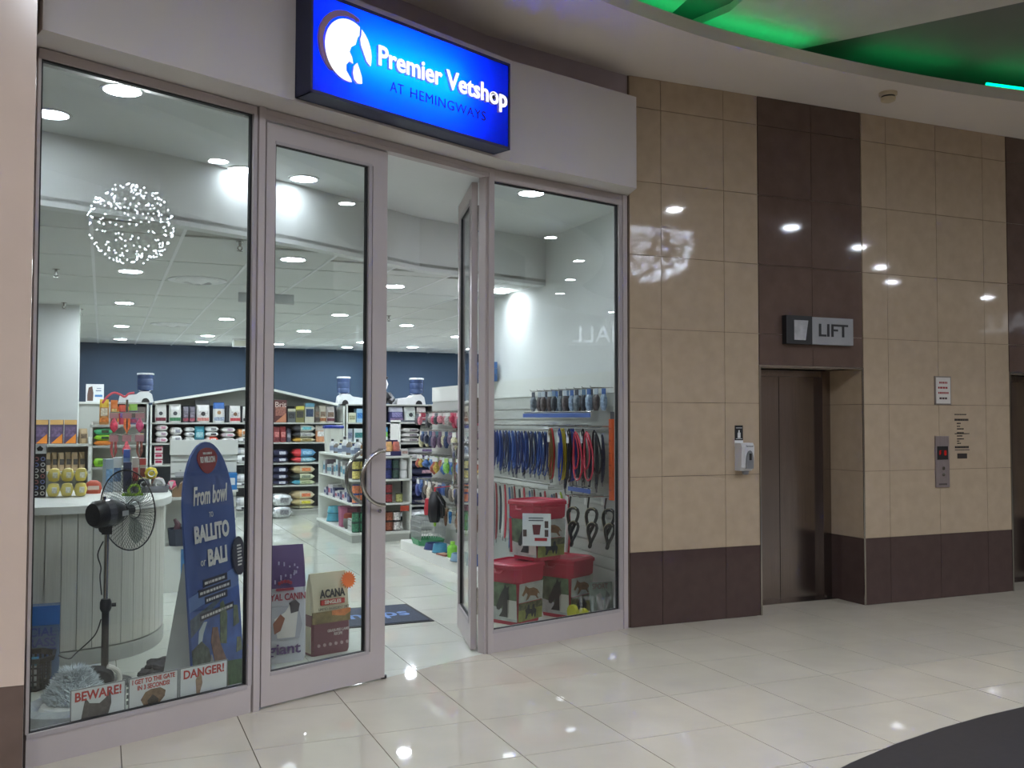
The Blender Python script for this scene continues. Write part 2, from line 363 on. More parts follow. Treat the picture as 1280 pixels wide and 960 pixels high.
# ================================================================== SHOP FRONT
HT = 3.42
def pane(parent, x0, z0, x1, z1, y=.0):
    MB().box(x0, y-.004, z0, x1, y+.004, z1).out('pane', GLASS, parent)
    MB().box(x0-.004, y-.012, z0-.004, x1+.004, y+.012, z0+.006).box(x0-.004, y-.012, z1-.006, x1+.004, y+.012, z1+.004)\
        .box(x0-.004, y-.012, z0, x0+.005, y+.012, z1).box(x1-.005, y-.012, z0, x1+.004, y+.012, z1).out('gasket', BLACKRUB, parent)
lenL = (P1-PL).length
w = sempty('window_1', PL, ANG_L, 'tall fixed shop window beside the pillar')
pane(w, -.01, .155, lenL-.075, HT-.05)
MB().box(-.03, -.03, 0, lenL-.05, .03, .15).out('bottom_rail', ALU, w)
MB().box(-.03, -.034, .135, lenL-.075, .034, .157).out('glazing_bead', ALU_D, w)
MB().box(-.03, -.03, HT-.046, lenL-.05, .03, HT).out('top_rail', ALU, w)
MB().box(-.03, -.02, .15, -.015, .02, HT-.046).out('side_rail', ALU, w)
MB().box(lenL-.07, -.03, .15, lenL-.045, .03, HT-.046).out('side_rail', ALU_D, w)
MB().box(lenL-.04, -.04, 0, lenL-.0, .05, HT+.005).out('mullion', ALU, w)
lenD = (P2-P1).length
d1 = sempty('door_1', P1, ANG_D, 'closed glazed shop door leaf with curved pull handle')
dl = .905
pane(d1, .085, .195, dl-.155, 3.235)
MB().box(.02, -.022, .012, dl, .022, .19).out('bottom_rail', ALU, d1)
MB().box(.02, -.022, 3.24, dl, .022, 3.35).out('top_rail', ALU, d1)
MB().box(.02, -.022, .19, .08, .022, 3.24).out('stile', ALU, d1)
MB().box(dl-.115, -.022, .19, dl, .022, 3.24).out('stile', ALU, d1)
MB().box(dl-.15, -.026, .19, dl-.125, .026, 3.24).box(.078, -.026, .178, dl-.125, .026, .197).box(.078, -.026, 3.233, dl-.125, .026, 3.25).out('glazing_bead', ALU_D, d1)
MB().cyl((dl+.01, 0, 0), (dl+.01, 0, .02), .02).out('floor_pivot', BLACK, d1)
for s in (-1, 1):
    pts = [(dl-.055, s*.02, 1.44), (dl-.055, s*.075, 1.44)]
    pts += [(dl-.055-.175*sin(PI*k/18), s*.08, 1.27+.17*cos(PI*k/18)) for k in range(19)]
    pts += [(dl-.055, s*.075, 1.10), (dl-.055, s*.02, 1.10)]
    MB().tube(pts, .013, 10).out('pull_handle', CHROME, d1, True)
MB().cyl((dl-.05, -.03, 1.06), (dl-.05, .03, 1.06), .012).out('lock', CHROME, d1)
hd = struct(MB().box(.0, -.03, 3.36, lenD, .04, 3.385).box(.0, -.034, 3.385, lenD, .05, HT).out('trim_1', ALU, None, False, P1, (0, 0, ANG_D)), 'door head rail over both door leaves')
po = struct(MB().box(lenD-.025, -.035, 0, lenD+.028, .07, HT+.005).box(lenD-.042, -.015, 0, lenD-.025, .05, 3.36).out('trim_2', ALU, None, False, P1, (0, 0, ANG_D)), 'door post between doorway and right window')
# open leaf, swung into the shop
hp = Vector((1.128, .87, 0))
d2 = sempty('door_2', hp, math.radians(77), 'open glazed shop door leaf swung into the shop')
L2 = .8
pane(d2, .1, .2, L2-.1, 3.22)
MB().box(0, -.022, .012, L2, .022, .19).out('bottom_rail', ALU, d2)
MB().box(0, -.022, 3.23, L2, .022, 3.34).out('top_rail', ALU, d2)
MB().box(0, -.022, .19, .085, .022, 3.23).out('stile', ALU, d2)
MB().box(L2-.085, -.022, .19, L2, .022, 3.23).out('stile', ALU, d2)
MB().box(.085, -.026, .178, L2-.085, .026, .2).box(.085, -.026, 3.215, L2-.085, .026, 3.235).box(.085, -.026, .2, .1, .026, 3.22).box(L2-.1, -.026, .2, L2-.085, .026, 3.22).out('glazing_bead', ALU_D, d2)
for z in (.35, 1.7, 3.08):
    hb = MB()
    for k in range(3): hb.cyl((-.012, -.03, z-.09+.062*k), (-.012, -.03, z-.034+.062*k), .014, n=8)
    hb.box(-.045, -.034, z-.09, -.012, -.028, z+.09).box(-.01, -.034, z-.09, .045, -.02, z+.09)
    hb.out('hinge', CHROME, d2)
hn = [(L2-.04, .02, 1.44)]+[(L2-.04-.17*sin(PI*k/14), .075, 1.27+.17*cos(PI*k/14)) for k in range(15)]+[(L2-.04, .02, 1.1)]
MB().tube(hn, .013, 8).out('pull_handle', CHROME, d2, True)
lenR = (P3-P2).length
w = sempty('window_2', P2, ANG_R, 'fixed shop window beside the tiled wall')
pane(w, .035, .155, lenR-.085, HT-.085)
MB().box(.025, -.03, 0, lenR-.02, .03, .15).out('bottom_rail', ALU, w)
MB().box(.025, -.034, .135, lenR-.08, .034, .157).out('glazing_bead', ALU_D, w)
MB().box(.025, -.03, HT-.08, lenR-.02, .03, HT).out('top_rail', ALU, w)
MB().box(lenR-.08, -.03, .15, lenR-.045, .03, HT-.08).out('side_rail', ALU_D, w)
MB().box(lenR-.045, -.04, 0, lenR+.0, .04, HT).out('jamb', ALU, w)
MB().box(lenR+.0, -.01, 0, lenR+.035, .03, HT).out('sealant', GROUT_W, w)

# ------------------------------------------------------------------ illuminated sign
so = offs(P1, ANG_D, .255)+Vector((cos(ANG_D), sin(ANG_D), 0))*.05
sg = thing('shop_sign', 'blue illuminated box sign reading Premier Vetshop on the fascia', 'sign', (so.x, so.y, 3.44), ANG_D)
SW, SH, SD = 1.585, .585, .15
NAVY = mat('sign_case_navy', (38, 44, 78), .45, vary=.03)
MB().box(0, -.012, 0, SW, 0, SH).box(0, -SD, 0, SW, 0, .012).box(0, -SD, SH-.012, SW, 0, SH).box(0, -SD, 0, .012, 0, SH).box(SW-.012, -SD, 0, SW, 0, SH).out('case', NAVY, sg)
MB().box(0, -SD-.006, 0, SW, -SD, .018).box(0, -SD-.006, SH-.018, SW, -SD, SH).box(0, -SD-.006, 0, .014, -SD, SH).box(SW-.014, -SD-.006, 0, SW, -SD, SH).out('frame', NAVY, sg)
TM = bpy.data.materials.new('blue_translucent_acrylic'); TM.use_nodes = True; nt = TM.node_tree; nt.nodes.clear()
oo = nt.nodes.new('ShaderNodeOutputMaterial'); tr = nt.nodes.new('ShaderNodeBsdfTranslucent'); tr.inputs[0].default_value = (.0, .18, .95, 1)
df = nt.nodes.new('ShaderNodeBsdfGlossy'); df.inputs['Roughness'].default_value = .2; mx = nt.nodes.new('ShaderNodeMixShader'); mx.inputs[0].default_value = .04
nz = nt.nodes.new('ShaderNodeTexNoise'); nz.inputs['Scale'].default_value = 2
nt.links.new(tr.outputs[0], mx.inputs[1]); nt.links.new(df.outputs[0], mx.inputs[2]); nt.links.new(mx.outputs[0], oo.inputs[0])
MB().box(.012, -SD, .012, SW-.012, -SD+.004, SH-.012).out('face', TM, sg)
for k, (x, sx, e) in enumerate(((.62, .5, 15),)):
    la = bpy.data.lights.new('sign_lamp', 'AREA'); la.shape = 'RECTANGLE'; la.size = .85; la.size_y = .12; la.energy = 800; la.color = (.85, .95, 1)
    lo = bpy.data.objects.new('sign_lamp', la); COL.objects.link(lo); lo.parent = sg; lo.location = (.72, -.02, .31); lo.rotation_euler = (PI/2, 0, 0)
WLET = emit_mat('white_backlit_acrylic', (255, 255, 255), .5)
LETSIDE = mat('letter_return', (196, 190, 235), .4)
def raised(txt, size, x, z, width, al='LEFT'):
    lettering(txt, size, LETSIDE, sg, (x, -SD-.008, z), ext=.011, al=al, bold=.0038, width=width, name='letter_return')
    lettering(txt, size, WLET, sg, (x, -SD-.0215, z), ext=.002, al=al, bold=.0032, width=width)
raised('Premier', .165, .452, .324, .5)
raised('Vetshop', .165, 1.0, .322, .545)
lettering('AT', .088, mat('navy_vinyl', (6, 8, 50), .5), sg, (.56, -SD-.003, .172), ext=.001, al='LEFT', bold=0, width=.105, sp=1.08)
lettering('HEMINGWAYS', .088, mat('navy_vinyl', (6, 8, 50), .5), sg, (.71, -SD-.003, .172), ext=.001, al='LEFT', bold=0, width=.64, sp=1.08)
# horse and dog emblem: white disc with the animal cut out, copper crescent
def ell(cx, cz, rx, rz, a0, a1, n): return [(cx+rx*cos(a0+(a1-a0)*k/n), cz+rz*sin(a0+(a1-a0)*k/n)) for k in range(n+1)]
cres = ell(.232, .318, .19, .2, math.radians(62), math.radians(235), 24)+ell(.25, .302, .18, .188, math.radians(232), math.radians(68), 24)
MB().prism(cres, -SD-.022, -SD-.004).out('emblem_ring', mat('copper_acrylic', (176, 140, 136), .4), sg)
E_ = lambda a: (.245+.162*cos(math.radians(a)), .295+.178*sin(math.radians(a)))
body = [E_(a) for a in range(62, 287, 9)]+[(.262, .135), (.228, .175), (.228, .21), (.25, .235), (.275, .228), (.268, .262), (.25, .29), (.262, .32), (.292, .342), (.305, .385), (.318, .402)]
neck = [E_(a) for a in (56, 45, 34, 23, 12, 2, -8, -16)]+[(.372, .268), (.352, .31), (.332, .35), (.326, .385), (.334, .41)]
chest = [(.305, .24), (.322, .205), (.338, .165), (.34, .128), (.31, .122), (.285, .14), (.276, .175), (.282, .215)]
for pl in (body, neck, chest):
    MB().prism(pl, -SD-.0195, -SD-.004).out('emblem_return', LETSIDE, sg)
    MB().prism(pl, -SD-.0225, -SD-.0197).out('emblem', WLET, sg)
pw = MB()
px0, pz0 = 1.408, .318
for dx, dz, r in ((0, -.008, .013), (-.016, .012, .005), (-.006, .02, .005), (.006, .02, .005), (.016, .012, .005)):
    pw.prism([(px0+dx+r*cos(2*PI*k/10), pz0+dz+r*sin(2*PI*k/10)) for k in range(10)], -SD-.026, -SD-.0235)
pw.out('paw_print', mat('paw_navy', (20, 20, 60), .5), sg)

# ------------------------------------------------------------------ downlights
def downlight(x, y, z, r, em, label, group):
    t_ = thing('downlight', label, 'downlight', (x, y, z), 0, group)
    n = 20
    MB().rings([[(rr*cos(2*PI*k/n), rr*sin(2*PI*k/n), zz) for k in range(n)] for rr, zz in ((r+.018, 0), (r+.016, -.008), (r, -.008), (r, -.001))], cap=False).out('trim_ring', WHITEPL, t_)
    MB().lathe([(r, -.001), (r, -.004)], n).out('lens', emit_mat('lamp_%d' % int(em*10), (236, 244, 255), em), t_)
for (x, y), l in {(153, 112): 'round downlight in the white ceiling above the pet bed', (64, 142): 'round downlight in the white ceiling close to the pillar', (304, 212): 'round downlight in the white ceiling behind the closed door post',
                  (380, 223): 'round downlight in the white ceiling behind the closed door', (664, 241): 'round downlight in the white ceiling above the red buckets'}.items():
    p = atz(x, y, ZH); downlight(p.x, p.y, ZH, .095, SHOWCASE_LAMP*{64: .22, 153: 1.6, 304: .38, 380: .38}.get(x, 1), l, 'downlights behind the windows')
lx = (-1.1, .12, 1.32, 2.62, 3.78)
spots = [(-1.1, 3.6), (-1.1, 6.15), (-1.08, 9.1), (-1.06, 11.5), (.17, 7.5), (.2, 10.25), (.22, 11.5), (.11, 2.38), (1.32, 3.6), (1.42, 6.4), (1.43, 8.8), (1.5, 11.5), (2.75, 10.5), (2.77, 11.7), (2.58, 7.35), (3.86, 11.2), (3.85, 8.8), (2.43, 3.55), (-2.4, 3.6), (-2.4, 9.2), (5.0, 8.8), (5.0, 11.2)]
for x, y in spots:
    downlight(x, y, ZL, .095, SHOP_LAMP*(.4 if x == 2.43 else 1), 'round white downlight in the panel ceiling of the shop', 'downlights of the panel ceiling')
for x, y in ((5.57, -2.95), (7.75, -3.3), (9.8, -4.15), (11.6, -5.55), (13.2, -6.9), (3.4, -3.1), (1.0, -3.3), (-1.6, -3.8), (-4, -4.6), (17, -7.9)):
    downlight(x, y, ZS, .1, MALL_LAMP*(.58 if x > 5 else 1.05), 'round warm downlight in the far mall soffit', 'downlights of the mall')
for x, y in ((6, -8.5), (1, -8.5), (-4, -9), (10, -12), (3, -12), (18, -12), (14, -9), (-7, -12)):
    downlight(x, y, 8.0, .2, MALL_LAMP*.62, 'wide round lamp in the high atrium ceiling', 'lamps of the atrium')
# smoke detector
p = atz(1110, 116, ZS)
t_ = thing('smoke_detector', 'round cream smoke detector under the curved soffit', 'detector', (p.x, p.y, ZS))
cream = mat('cream_plastic', (206, 190, 160), .5)
MB().lathe([(.075, 0), (.075, -.022), (.062, -.03)], 20).out('base', cream, t_)
MB().lathe([(.056, -.03), (.056, -.045)], 20).out('vent_slot', BLACK, t_)
MB().lathe([(.062, -.045), (.058, -.07), (.03, -.082), (.0, -.083)], 20).out('head', cream, t_, True)

# ------------------------------------------------------------------ lift sign and wall fittings
p = aty(992, 417, YW)
t_ = thing('lift_sign', 'grey projecting sign reading LIFT above the lift door', 'sign', (aty(981, 417, YW).x, YW, aty(1020, 431, YW).z))
W_ = aty(1062, 417, YW-.05).x-aty(981, 417, YW-.05).x; H_ = .235
MB().box(0, -.05, 0, W_, 0, H_).out('plate', mat('sign_silver', (150, 150, 152), .4), t_)
MB().box(-.03, -.06, -.004, .245, -.002, H_+.004).out('pictogram_box', mat('sign_charcoal', (30, 30, 32), .5), t_)
MB().prism([(.05, .03), (.17, .03), (.2, .2), (.05, .2)], -.064, -.06).out('pictogram', mat('sign_pale', (170, 170, 172), .4, vary=.2, scale=14), t_)
lettering('LIFT', .155, BLACK, t_, (.48, -.053, .118), bold=.002, width=.32)
p = aty(921, 568, YW)
t_ = thing('hand_sanitiser', 'white wall mounted hand sanitiser dispenser beside the lift', 'dispenser', (aty(926, 568, YW).x, YW, aty(926, 591, YW).z))
WP = mat('dispenser_white', (208, 208, 210), .35)
MB().loft([[(-.06, 0, z), (.06, 0, z), (.062, -d, z), (.04, -d-.02, z), (-.04, -d-.02, z), (-.062, -d, z)] for z, d in ((.02, .06), (.05, .09), (.22, .1), (.25, .085))]).out('housing', WP, t_)
MB().prism([(.0+.034*cos(a*PI/8), .115+.075*sin(a*PI/8)) for a in range(9)]+[(-.034, .04), (.034, .04)], -.128, -.1).out('push_panel', mat('dispenser_grey', (120, 122, 126), .35), t_)
MB().box(-.01, -.132, .11, .012, -.127, .165).out('sight_window', BLACK, t_)
lettering('Sanitizer', .022, BLACK, t_, (.0, -.1225, .225), ext=.0005)
MB().lathe([(.03, .02), (.028, .0), (.02, -.012)], 12, (0, -.06, 0)).out('nozzle', mat('nozzle_grey', (120, 120, 124), .4), t_)
t_ = thing('sanitiser_notice', 'small black pictogram sticker above the hand sanitiser', 'sticker', (aty(923.5, 560, YW).x, YW, aty(923.5, 558, YW).z))
MB().box(-.042, -.003, 0, .042, 0, .05).out('white_tab', WHITEPL, t_)
MB().box(-.04, -.004, .052, .04, 0, .175).out('black_panel', BLACK, t_)
MB().box(-.014, -.006, .07, .014, -.004, .115).box(-.006, -.006, .115, .006, -.004, .135).box(-.03, -.006, .062, .03, -.004, .066).box(-.03, -.006, .152, .03, -.004, .156).out('bottle_pictogram', WHITEPL, t_)
t_ = thing('notice_plate', 'framed white notice with red lines above the lift call panel', 'notice', (aty(1178, 505, YW).x, YW, aty(1178, 506, YW).z))
MB().box(-.1, -.012, 0, .1, 0, .265).out('frame', mat('notice_frame', (130, 120, 112), .4), t_)
MB().box(-.088, -.0135, .012, .088, -.012, .253).out('sheet', mat('notice_white', (206, 200, 194), .5), t_)
for z, wd, c in ((.205, .05, (150, 40, 40)), (.158, .066, (150, 40, 40)), (.11, .064, (150, 40, 40)), (.06, .05, (60, 30, 30))):
    b_ = MB(); x = -wd
    while x < wd-.01:
        s_ = random.uniform(.012, .03); b_.box(x, -.0145, z-.009, min(x+s_, wd), -.0135, z+.009); x += s_+.006
    b_.out('printed_line', col(c), t_)
t_ = thing('lift_call_panel', 'steel lift call panel with red digital display', 'call panel', (aty(1177.5, 605, YW).x, YW, aty(1177.5, 609, YW).z))
ph = aty(1177, 545, YW).z-aty(1177, 609, YW).z
MB().box(-.085, -.012, 0, .085, 0, ph).out('plate', mat('call_plate_steel', (158, 146, 146), .35, .6, kind='brushed', scale=3), t_)
MB().box(-.065, -.016, ph*.54, .065, -.012, ph*.8).out('display', BLACK, t_)
RED = emit_mat('red_led', (255, 40, 30), .16)
def seg7(cx, cz, segs):
    b_ = MB(); a = .009; h = .02; t = .0022
    D = {'a': (-a, h-t, a, h+t), 'g': (-a, -t, a, t), 'd': (-a, -h-t, a, -h+t), 'f': (-a-t, 0, -a+t, h), 'b': (a-t, 0, a+t, h), 'e': (-a-t, -h, -a+t, 0), 'c': (a-t, -h, a+t, 0)}
    for s_ in segs: x0, z0, x1, z1 = D[s_]; b_.box(cx+x0, -.0175, cz+z0, cx+x1, -.016, cz+z1)
    return b_.out('display_digit', RED, t_)
seg7(-.028, ph*.67, 'aefg'); seg7(.03, ph*.67, 'abcdefg')
for z in (.37, .25): MB().cyl((.005, -.012, ph*z), (.005, -.02, ph*z), .016, n=14).out('call_button', CHROME, t_)
MB().box(-.05, -.0135, .02, .05, -.012, .036).out('engraving', mat('engraved_dark', (90, 80, 80), .5), t_)
p0, p1 = aty(1193, 517, YW), aty(1213, 563, YW)
t_ = thing('floor_directory', 'black vinyl floor directory lines on tile beside the call panel', 'directory', (p0.x, YW, p1.z))
h = p0.z-p1.z
for k, (u0, u1, v, th) in enumerate(((0, .8, .98, .006), (.0, .95, .84, .012), (.15, .4, .74, .007), (.15, .4, .66, .006), (.15, .6, .59, .007), (.0, .98, .46, .005), (.15, .6, .48, .011), (.15, .5, .4, .007), (.15, .6, .32, .007), (.15, .3, .26, .006), (.15, .4, .2, .006), (.0, .95, .1, .012), (0, .98, .02, .004), (.15, .8, -.13, .03))):
    b_ = MB(); x = u0
    while x < u1-.02:
        s_ = random.uniform(.05, .16) if th > .005 and th < .02 else 1; b_.box(x*.19, -.0015, v*h-th, min(x+s_, u1)*.19, 0, v*h+th*.6); x += s_+.02
    b_.out('directory_line', mat('vinyl_black', (44, 36, 34), .5), t_)
# ================================================================== PRODUCT BUILDERS (front is local -y, base at z=0)
def rrect(w, d, z, c=.25, yo=0.):
    a, b = w/2, d/2; k = min(a, b)*c*2
    return [(-a+k, -b+yo, z), (a-k, -b+yo, z), (a, -b+k+yo, z), (a, b-k+yo, z), (a-k, b+yo, z), (-a+k, b+yo, z), (-a, b-k+yo, z), (-a, -b+k+yo, z)]
def pick(c): return col(c) if isinstance(c, tuple) else c
def standing_bag(loc, w, d, h, body, top, label, band, lab, cat='bag', group=None, rz=0., txt=None, txtc=(240, 240, 240), name='pet_food_bag', badge=None):
    loc = (loc[0], loc[1], loc[2]+.0015)
    t_ = thing(name, lab, cat, loc, rz, group)
    fr = -d/2-.001
    MB().loft([rrect(w*.94, d*.9, 0), rrect(w, d, h*.08), rrect(w*1.0, d, h*.35), rrect(w*.99, d*.86, h*.68)]).out('pouch', pick(body), t_, True)
    MB().loft([rrect(w*.99, d*.86, h*.68), rrect(w*.97, d*.5, h*.88), rrect(w*.97, .012, h*.95), rrect(w*.96, .008, h)]).out('crimped_top', pick(top), t_, True)
    if label: MB().box(-w*.36, fr-.004, h*.34, w*.36, fr+.006, h*.64).out('label_panel', busy(label), t_)
    if band: MB().box(-w*.46, fr-.003, h*.09, w*.46, fr+.006, h*.27).out('colour_band', busy(band), t_)
    if badge: MB().prism([(.18*w*cos(k*PI/6), h*.49+.18*w*sin(k*PI/6)) for k in range(12)], fr-.008, fr-.003).out('printed_animal', pick(badge), t_)
    if txt: lettering(txt, min(.09, w*.3), pick(txtc), t_, (0, fr-.008, h*.56), ext=.001, bold=.001, width=w*.62)
    return t_
def flat_bag(loc, w, d, h, body, endc, label, lab, group=None, rz=0., name='pet_food_bag', cat='bag', side=-1):
    loc = (loc[0], loc[1], loc[2]+.0015)
    t_ = thing(name, lab, cat, loc, rz, group)
    def sec(x, hh, dd): return [(x, -dd/2, h/2-hh*.15), (x, -dd/2*.8, h/2-hh/2), (x, dd/2*.8, h/2-hh/2), (x, dd/2, h/2), (x, dd/2*.8, h/2+hh/2), (x, -dd/2*.8, h/2+hh/2), (x, -dd/2, h/2+hh*.15)]
    xs = [(-.5, .06, .86), (-.46, .25, .92), (-.36, .85, 1), (-.15, 1, 1)]
    full = [sec(w*x, h*a*.93, d*b) for x, a, b in xs]+[sec(-w*x, h*a*.93, d*b) for x, a, b in xs[::-1]]
    MB().loft(full).out('sack', pick(body), t_, True)
    if endc:
        s = side; pts = [sec(s*w*.505, h*.1, d*.88), sec(s*w*.46, h*.29, d*.945), sec(s*w*.36, h*.86, d*1.02), sec(s*w*.16, h*.98, d*1.02)]
        MB().loft(pts).out('coloured_end', pick(endc), t_, True)
    if label: MB().box(-w*.1*-side*0-w*.08, -d/2-.004, h*.3, w*.3, -d/2+.02, h*.72).out('label_panel', busy(label), t_)
    return t_
def carton(loc, w, d, h, body, panel, strip, lab, cat='box', group=None, rz=0., name='carton', spot=None):
    loc = (loc[0], loc[1], loc[2]+.0015)
    t_ = thing(name, lab, cat, loc, rz, group)
    MB().box(-w/2, -d/2, 0, w/2, d/2, h).out('box_body', pick(body), t_)
    if panel: MB().box(-w*.4, -d/2-.0025, h*.3, w*.4, -d/2, h*.7).out('label_panel', busy(panel), t_)
    if strip: MB().box(-w/2-.0005, -d/2-.003, h*.8, w/2+.0005, -d/2, h).out('title_strip', pick(strip), t_)
    if spot: MB().prism([(-.4*w, 0.02*h), (.45*w, .02*h), (.45*w, .42*h), (.2*w, .3*h), (-.1*w, .16*h)], -d/2-.004, -d/2).out('printed_animal', pick(spot), t_)
    return t_
def tin(loc, r, h, body, label, lab, cat='tin', group=None, name='food_tin'):
    loc = (loc[0], loc[1], loc[2]+.0015)
    t_ = thing(name, lab, cat, loc, 0, group)
    MB().lathe([(r, 0), (r, h*.05), (r*.97, h*.07), (r*.97, h*.93), (r, h*.95), (r, h), (r*.9, h), (r*.9, h*.97)], 12).out('can', pick(body), t_, True)
    MB().lathe([(r*.985, h*.1), (r*.985, h*.9)], 12).out('paper_label', busy(label), t_, True)
    return t_
def bottle(loc, r, h, body, cap, lab, cat='bottle', group=None, label=None, name='bottle'):
    loc = (loc[0], loc[1], loc[2]+.0015)
    t_ = thing(name, lab, cat, loc, 0, group)
    MB().lathe([(r*.95, 0), (r, h*.04), (r, h*.6), (r*.85, h*.72), (r*.4, h*.8), (r*.4, h*.86)], 12).out('flask', pick(body), t_, True)
    MB().lathe([(r*.45, h*.85), (r*.45, h)], 10).out('cap', pick(cap), t_)
    if label: MB().lathe([(r*1.01, h*.15), (r*1.01, h*.5)], 12).out('label_wrap', pick(label), t_, True)
    return t_
def hang_pack(loc, w, h, card, goods, lab, cat='pack', group=None, rz=0., shape=0, name='blister_pack'):
    """pack that hangs from a peg: loc is the hanging point"""
    t_ = thing(name, lab, cat, loc, rz, group)
    MB().box(-w/2, -.003, -h*.3, w/2, .003, -.007).out('header_card', pick(card), t_)
    b_ = MB()
    if shape == 0: b_.loft([rrect(w*.8, .012, -h), rrect(w*.92, .05, -h*.8), rrect(w*.92, .05, -h*.45), rrect(w*.9, .012, -h*.29)])
    elif shape == 1: b_.tube([(-w*.2, -.012, -h*.3), (-w*.25, -.012, -h*.7), (0, -.012, -h), (w*.25, -.012, -h*.7), (w*.2, -.012, -h*.3)], .014, 6)
    else: b_.lathe([(.005, -h), (w*.42, -h*.8), (w*.45, -h*.6), (.2*w, -h*.4), (.01, -h*.28)], 10)
    b_.out('goods', busy(goods), t_, True)
    return t_
def peg(parent, x0, y, z, x1):
    return MB().tube([(x0, y, z), (x1, y, z), (x1-.01, y, z+.012)], .004, 5).out('peg', CHROME, parent)
def dog_lead(loc, L, c, clip_c, tagc, lab, group, sway=0., wide=.05, rz=-PI/2, loop=0):
    t_ = thing('dog_lead', lab, 'dog lead', loc, rz, group)
    pts = []
    N = 14
    for k in range(N):
        a = 2*PI*k/N
        pts.append((wide*sin(a)*(.55+.45*(1-cos(a))/2)+sway*(1-cos(a))/2, -.006*cos(2*a), -L/2+L/2*cos(a)-.015))
    MB().tube(pts, .008, 5, True).out('webbing', pick(c), t_, True)
    if loop: MB().tube([(x*.55+.01, y-.015, z*.72-.02) for x, y, z in pts], .007, 5, True).out('webbing', pick(c), t_, True)
    MB().tube([(sway*.9, -.004, -L*.97), (sway, -.004, -L-.02), (sway+.006, -.004, -L-.05)], .007, 5).out('trigger_clip', pick(clip_c), t_, True)
    if tagc: MB().box(-.022, -.02, -.13, .022, -.017, -.035).out('swing_tag', pick(tagc), t_)
    return t_
def shelf_unit(name, label, x0, x1, y0, y1, boards, top, back=SLATE, uprights=None, base=.0, bt=.022, backtop=None):
    """shelf unit standing on the floor; boards listed by the height of their upper face"""
    t_ = thing(name, label, 'shelf unit', (x0, y0, 0))
    W, D = x1-x0, y1-y0
    MB().box(0, D-.02, 0, W, D, top).out('back_panel', back, t_)
    for u in (uprights if uprights is not None else (0, W-.025)): MB().box(u, 0, 0, u+.025, D-.02, top).out('upright', WHITEM, t_)
    for z in boards:
        o = MB().box(0, .0, z-bt, W, D-.02, z).out('shelf_board', WHITEM, t_)
        MB().box(.01, -.006, z-bt-.002, W-.01, 0, z-.002).out('price_strip', GREYM, o)
    if base: MB().box(0, .02, 0, W, .045, base).out('plinth', GREYM, t_)
    return t_
WB = (222, 222, 216)
# ================================================================== BACK WALL SHELVING (front y=11.0)
YS = 11.0; YD = 11.55
ZB = [1.575, 1.24, .89, .51, .1]
xl, xr = aty(188, 520, YS).x, aty(431, 520, YS).x
bk = shelf_unit('gable_shelf_unit', 'long white wall shelving with a gabled top against the blue wall', xl, xr, YS, YD, ZB, 1.86, SLATE, (0, (xr-xl)*.55, xr-xl-.025), .1)
zl, za, zr = aty(190, 503, YS).z, aty(322, 483, YS).z, aty(430, 506, YS).z
xa = aty(322, 483, YS).x-xl; W_ = xr-xl
MB().prism([(.05, 1.861), (W_-.16, 1.861), (W_-.16, zr-.0), (xa, za-.03), (.05, zl-.0)], YD-YS-.06, YD-YS-.0).out('gable_panel', GREYM, bk)
rl, rr_ = aty(193, 503, YS).x-xl, aty(423, 506, YS).x-xl
MB().prism([(rl, zl-.02), (xa, za-.02), (xa, za+.02), (rl, zl+.02)], -.01, YD-YS).out('roof_board', WHITEM, bk)
MB().prism([(xa, za-.02), (rr_, zr-.02), (rr_, zr+.02), (xa, za+.02)], -.01, YD-YS).out('roof_board', WHITEM, bk)
def pxw(x0, x1, Y): return aty(x0, 530, Y).x, aty(x1, 530, Y).x
def bag_px(x0, x1, ytop, Y, z, d, **k):
    a, b = pxw(x0, x1, Y); h = aty((x0+x1)/2, ytop, Y).z-z
    return standing_bag(((a+b)/2, Y+d/2+.03, z), b-a, d, h, **k)
def flat_px(x0, x1, y0, y1, Y, z=None, d=.36, **k):
    a, b = pxw(x0, x1, Y); zt = aty((x0+x1)/2, y0, Y).z; zb = aty((x0+x1)/2, y1, Y).z if z is None else z
    return flat_bag(((a+b)/2, Y+d/2+.02, zb), b-a, d, zt-zb, **k)
def box_px(x0, x1, ytop, Y, z, d=.15, **k):
    a, b = pxw(x0, x1, Y); h = aty((x0+x1)/2, ytop, Y).z-z
    return carton(((a+b)/2, Y+d/2+.02, z), b-a, d, h, **k)
G1 = 'upright food bags under the gable'
Wt = (214, 212, 208); MAR = (126, 44, 62); DG = (66, 68, 74)
z0 = ZB[0]
bag_px(194, 208, 505, YS, z0, .14, body=Wt, top=Wt, label=None, band=MAR, badge=DG, lab='white food bag with dark dog head and maroon foot under the gable', group=G1)
bag_px(211.5, 226.5, 505, YS, z0, .14, body=Wt, top=Wt, label=None, band=(60, 120, 80), badge=DG, lab='white food bag with dark dog head and green foot under the gable', group=G1)
bag_px(229, 236, 508, YS, z0, .12, body=(88, 84, 96), top=(96, 92, 104), label=(120, 114, 126), band=(150, 70, 84), lab='slim grey purple food bag with pinkish foot under the gable', group=G1)
bag_px(237, 244, 508, YS, z0, .12, body=(88, 84, 96), top=(96, 92, 104), label=(120, 114, 126), band=(150, 70, 84), lab='slim grey purple food bag with pinkish foot under the gable', group=G1)
box_px(243.5, 262, 500, YS+.3, z0, .12, body=(150, 152, 156), panel=None, strip=(128, 130, 134), lab='grey carton standing behind the white bags under the gable')
bag_px(246, 262, 506, YS, z0, .14, body=Wt, top=Wt, label=(196, 192, 190), band=(190, 120, 110), badge=(52, 50, 54), lab='wide white food bag with black figure and salmon foot under the gable', group=G1)
bag_px(267, 281, 503, YS, z0, .14, body=Wt, top=(58, 104, 170), label=None, band=(150, 160, 180), badge=(170, 130, 90), lab='white food bag with blue top and tan dog under the gable', group=G1)
